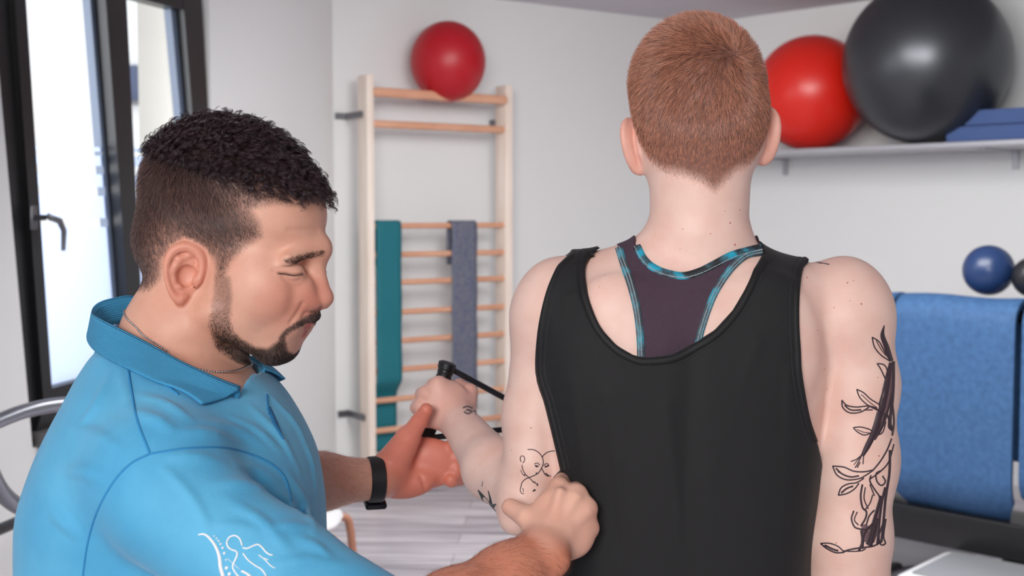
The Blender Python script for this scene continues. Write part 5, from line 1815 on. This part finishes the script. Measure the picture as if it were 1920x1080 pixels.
# ---- hair
rng = np.random.default_rng(11)
hr, bd, bw, q = m_masks(BMm)
ear = evalf(m_ears, BMm)
headsel = (BMm[:, 2] > W(0, 700, 1.39)[2]) & (BMm[:, 0] < W(660, 0, 1.4)[0]) & (ear > .003)
def hairlen(q):
    z = q[:, 2]; f = q[:, 0]
    zl = 96 - 0.26 * f                             # edge of the long hair on top
    return np.clip((z - zl) / 34, 0, 1)
M_hairm = hairmat('near_black_hair', lin(30, 19, 22), 0.22, 0.5, lin(60, 42, 48))
wt = np.clip(-hr / 16 + .15, 0, 1) * headsel
R1 = scatter(BMm, BMf, wt * np.where(hairlen(q) > .6, .6, 1.0), 60000, rng)
q1 = ml(R1); top = hairlen(q1)
n1_, _ = grad(m_body, R1)
isT = rng.random(len(R1)) < np.clip(top * 1.5, 0, 1)
# short sides
A1 = R1[~isT]; nA = n1_[~isT]; qa = q1[~isT]
hra = m_masks(A1)[0]
flow = MF[None] * .35 + np.array([0, 0, -1.0]) + np.where(qa[:, :1] < -60, -1, 1) * 0
La = (np.interp(-hra, [0, 20, 60, 130], [.003, .005, .008, .013])) * rng.uniform(.7, 1.2, len(A1))
S1 = short_hair(A1, nA, flow, La, np.interp(-hra, [0, 100], [.3, .7]), 5, rng, jit=.36)
M_side = hairmat('dark_brown_side_hair', lin(42, 29, 29), 0.25, 0.5, lin(108, 84, 80))
hair_m = make_hair('hair', man, M_side, A1, S1, np.full(len(A1), .00015))
hair_m['label'] = 'dark curly hair'
# curls on top: every strand follows a curl it shares with its neighbours
A2 = R1[isT]; nB_ = n1_[isT]
NG = 950
gi = rng.choice(len(A2), NG, replace=False)
GR, GN = A2[gi], nB_[gi]
from mathutils.kdtree import KDTree
kd = KDTree(NG)
for i, p in enumerate(GR): kd.insert(Vector(p), i)
kd.balance()
near = np.array([kd.find(Vector(p))[1] for p in A2])
qg = ml(GR)
flow = MF[None] * .9 + ML[None] * (np.sign(qg[:, 1]) * np.clip(np.abs(qg[:, 1]) / 90, 0, 1))[:, None] * .7 + np.array([0, 0, -.25]) + rng.normal(0, .35, (NG, 3))
fl = tang(flow, GN); sd_ = np.cross(GN, fl)
K = 15
Lg = rng.uniform(.018, .030, NG) * np.interp(qg[:, 0], [-140, -60, 170], [.55, .9, 1.1])
ph = rng.uniform(0, 6.28, NG); cr_ = rng.uniform(.0020, .0040, NG); turns = rng.uniform(1.1, 2.3, NG); hand = rng.choice([-1, 1], NG)
t = np.linspace(0, 1, K)
rise = 0.0035 + rng.uniform(.002, .009, NG)
path = GR[:, None] + fl[:, None] * (Lg[:, None] * t[None] * .75)[..., None] + GN[:, None] * (rise[:, None] * np.sin(np.minimum(t * 1.7, 2.2))[None] * 1.0)[..., None]
an = ph[:, None] + hand[:, None] * turns[:, None] * 2 * math.pi * t[None]
amp = cr_[:, None] * np.minimum(t * 3, 1)[None]
path = path + GN[:, None] * (amp * np.cos(an))[..., None] + sd_[:, None] * (amp * np.sin(an))[..., None] + fl[:, None] * (amp * .5 * np.sin(an + 1))[..., None]
off = A2 - GR[near]
sh = (1 - t * .55)[None, :, None]
S2 = path[near] + off[:, None] * sh + rng.normal(0, .00022, (len(A2), 1, 3)) * np.minimum(t * 3, 1)[None, :, None]
S2[:, 0] = A2
make_hair('curls', man, M_hairm, A2, S2, np.full(len(A2), .00012)).parent = hair_m
bpy.context.view_layer.update()
for o in list(bpy.data.objects):
    if o.name.startswith('curls'):
        o.matrix_parent_inverse = hair_m.matrix_world.inverted()
# beard, eyebrows, lashes
M_beard = hairmat('dark_brown_beard', lin(40, 26, 23), 0.35, 0.5, lin(84, 60, 50))
_r = [n for n in M_beard.node_tree.nodes if n.type == 'VALTORGB'][0].color_ramp
_e = _r.elements.new(.90); _e.color = (*lin(70, 48, 40), 1)
_r.elements[-1].color = (*lin(190, 172, 160), 1)
wb_ = np.clip(-bd / 9 + .1, 0, 1) * headsel * np.where(q[:, 2] > M(0, 612, 70)[2], .75, 1) 
mo = polysdf(*[a.astype(F32) for a in uvproj(mw(np.stack([q[:, 0], np.abs(q[:, 1]), q[:, 2]], 1)))], MOUST) < 0
wb_ = np.where(mo & headsel, 1.6, wb_)
lipm = soft(np.minimum(cap(np.stack([q[:, 0], np.abs(q[:, 1]), q[:, 2]], 1).astype(F32), M(577, 606, 0), M(545, 621, 34), 8, 4), cap(np.stack([q[:, 0], np.abs(q[:, 1]), q[:, 2]], 1).astype(F32), M(566, 622, 0), M(543, 629, 30), 12, 7)), 3)
wb_ = wb_ * (1 - lipm)
RB = scatter(BMm, BMf, wb_, 32000, rng)
nb_, _ = grad(m_body, RB); qb = ml(RB)
fl = np.array([0, 0, -1.0]) + MF[None] * np.interp(qb[:, 2], [M(0, 690)[2], M(0, 600)[2]], [.7, .1])[:, None]
Lb = np.interp(qb[:, 2], [M(0, 690)[2], M(0, 640)[2], M(0, 600)[2], M(0, 560)[2]], [.0065, .0045, .0035, .0022]) * rng.uniform(.6, 1.2, len(RB))
make_hair('beard', man, M_beard, RB, short_hair(RB, nb_, fl, Lb, np.full(len(RB), .55), 5, rng, jit=.28), np.full(len(RB), .00012))['label'] = 'short trimmed dark beard'
wbr = (bw < 1) * headsel
RE = scatter(BMm, BMf, wbr.astype(float), 2200, rng); ne, _ = grad(m_body, RE)
qe = ml(RE)
make_hair('eyebrows', man, M_beard, RE, short_hair(RE, ne, ML[None] * np.sign(qe[:, 1:2]) * 1.0 - MF[None] * .6 + np.array([0, 0, .1]), rng.uniform(.004, .007, len(RE)), np.full(len(RE), .3), 5, rng, jit=.2), np.full(len(RE), .00011))
s_ = []
for k in range(70):
    t = k / 69
    a = np.array([np.interp(t, np.linspace(0, 1, 10), LASH[:, i]) for i in range(3)])
    for sg in (1, -1):
        a_ = np.array([a[0], a[1] * sg, a[2]]); p = mw(a_)
        dd, = evalf(m_body, p[None]); g_, _ = grad(m_body, p[None]); p = p - g_[0] * dd
        s_.append((p, unit(g_[0] + np.array([0, 0, -.8]) + MF * .3 + rng.normal(0, .1, 3))))
LP = np.array([[p + d_ * .0042 * t + np.array([0, 0, .0012]) * t * t for t in np.linspace(0, 1, 5)] for p, d_ in s_])
make_hair('eyelashes', man, M_hairm, None, LP, np.full(len(LP), .00012))
# hairs on the forearms
wa_ = ((evalf(m_armR, BMm) < .003) & (evalf(m_handR, BMm) > .004) & (BMm[:, 0] > W(690, 0, 1.2)[0])) * 1.0
RA = scatter(BMm, BMf, wa_, 5200, rng); na, _ = grad(m_body, RA)
fa = unit(WRM - ELM)
M_armhair = hairmat('auburn_arm_hair', lin(120, 62, 40), 0.4, 0.3)
make_hair('arm_hair', man, M_armhair, RA, short_hair(RA, na, fa[None] * .4 + np.array([.35, 0, -.8]), rng.uniform(.006, .013, len(RA)), np.full(len(RA), .35), 6, rng, jit=.3), np.full(len(RA), .00006))
wa_ = (evalf(m_armL, BMm) < .003) * (BMm[:, 0] < W(690, 0, 1.6)[0]) * (BMm[:, 0] > W(560, 0, 1.6)[0]) * 1.0
RA = scatter(BMm, BMf, wa_, 1200, rng); na, _ = grad(m_body, RA)
make_hair('arm_hair', man, M_armhair, RA, short_hair(RA, na, np.array([[.6, 0, -.5]]), rng.uniform(.006, .012, len(RA)), np.full(len(RA), .4), 6, rng, jit=.3), np.full(len(RA), .00006))

person_legs(np.array([W(330, 1100, 1.37)[0], 1.37, .84]), (1, 0, 0), man, mat('navy_trousers', lin(30, 34, 48), 0.8), hipr=(.15, .175, .13), rt=.095)

# ---- stirrup handle of the cable trainer in her hand
M_grip = mat('black_rubber_grip', lin(14, 14, 16), 0.45)
hnd = empty('cable_handle', Q(818, 755, 1.705), 'black stirrup handle of a cable trainer gripped in the left fist', 'handle')
gt, gb = Q(837, 690, 1.700), Q(800, 818, 1.698)
mb = MB(); ax_ = unit(gb - gt)
L = np.linalg.norm(gb - gt)
pts = [gt + ax_ * L * t for t in np.linspace(0, 1, 30)]
mb.tube(pts, [.0112 if i % 3 else .0104 for i in range(30)], 22)
mb.build('grip', M_grip, hnd)
mb = MB(); mb.tube([gt - ax_ * .009, gt - ax_ * .007, gt + ax_ * .001, gt + ax_ * .003], [.009, .0128, .0128, .011], 22)
mb.build('end_cap', M_grip, hnd); mb = MB(); mb.tube([gb - ax_ * .003, gb + ax_ * .001, gb + ax_ * .006], [.011, .0125, .009], 22)
mb.build('end_cap', M_grip, hnd)
conv = Q(1035, 795, 1.74)
M_rod = mat('dark_steel_rod', lin(48, 48, 54), 0.35, 0.6)
for a, nm in ((gt - ax_ * .002, 'strap'), (gb + ax_ * .003, 'strap')):
    mb = MB(); mb.tube(catmull([a, a * .5 + conv * .5, conv], 12), .0042, 12); mb.build(nm, M_rod, hnd)
mb = MB(); mb.tube([conv, Q(1075, 800, 1.76)], .009, 12); mb.tube(catmull([Q(1075, 800, 1.76), Q(1200, 810, 2.2), Q(1290, 780, 3.2)], 20), .003, 8)
mb.build('cable', M_grip, hnd)
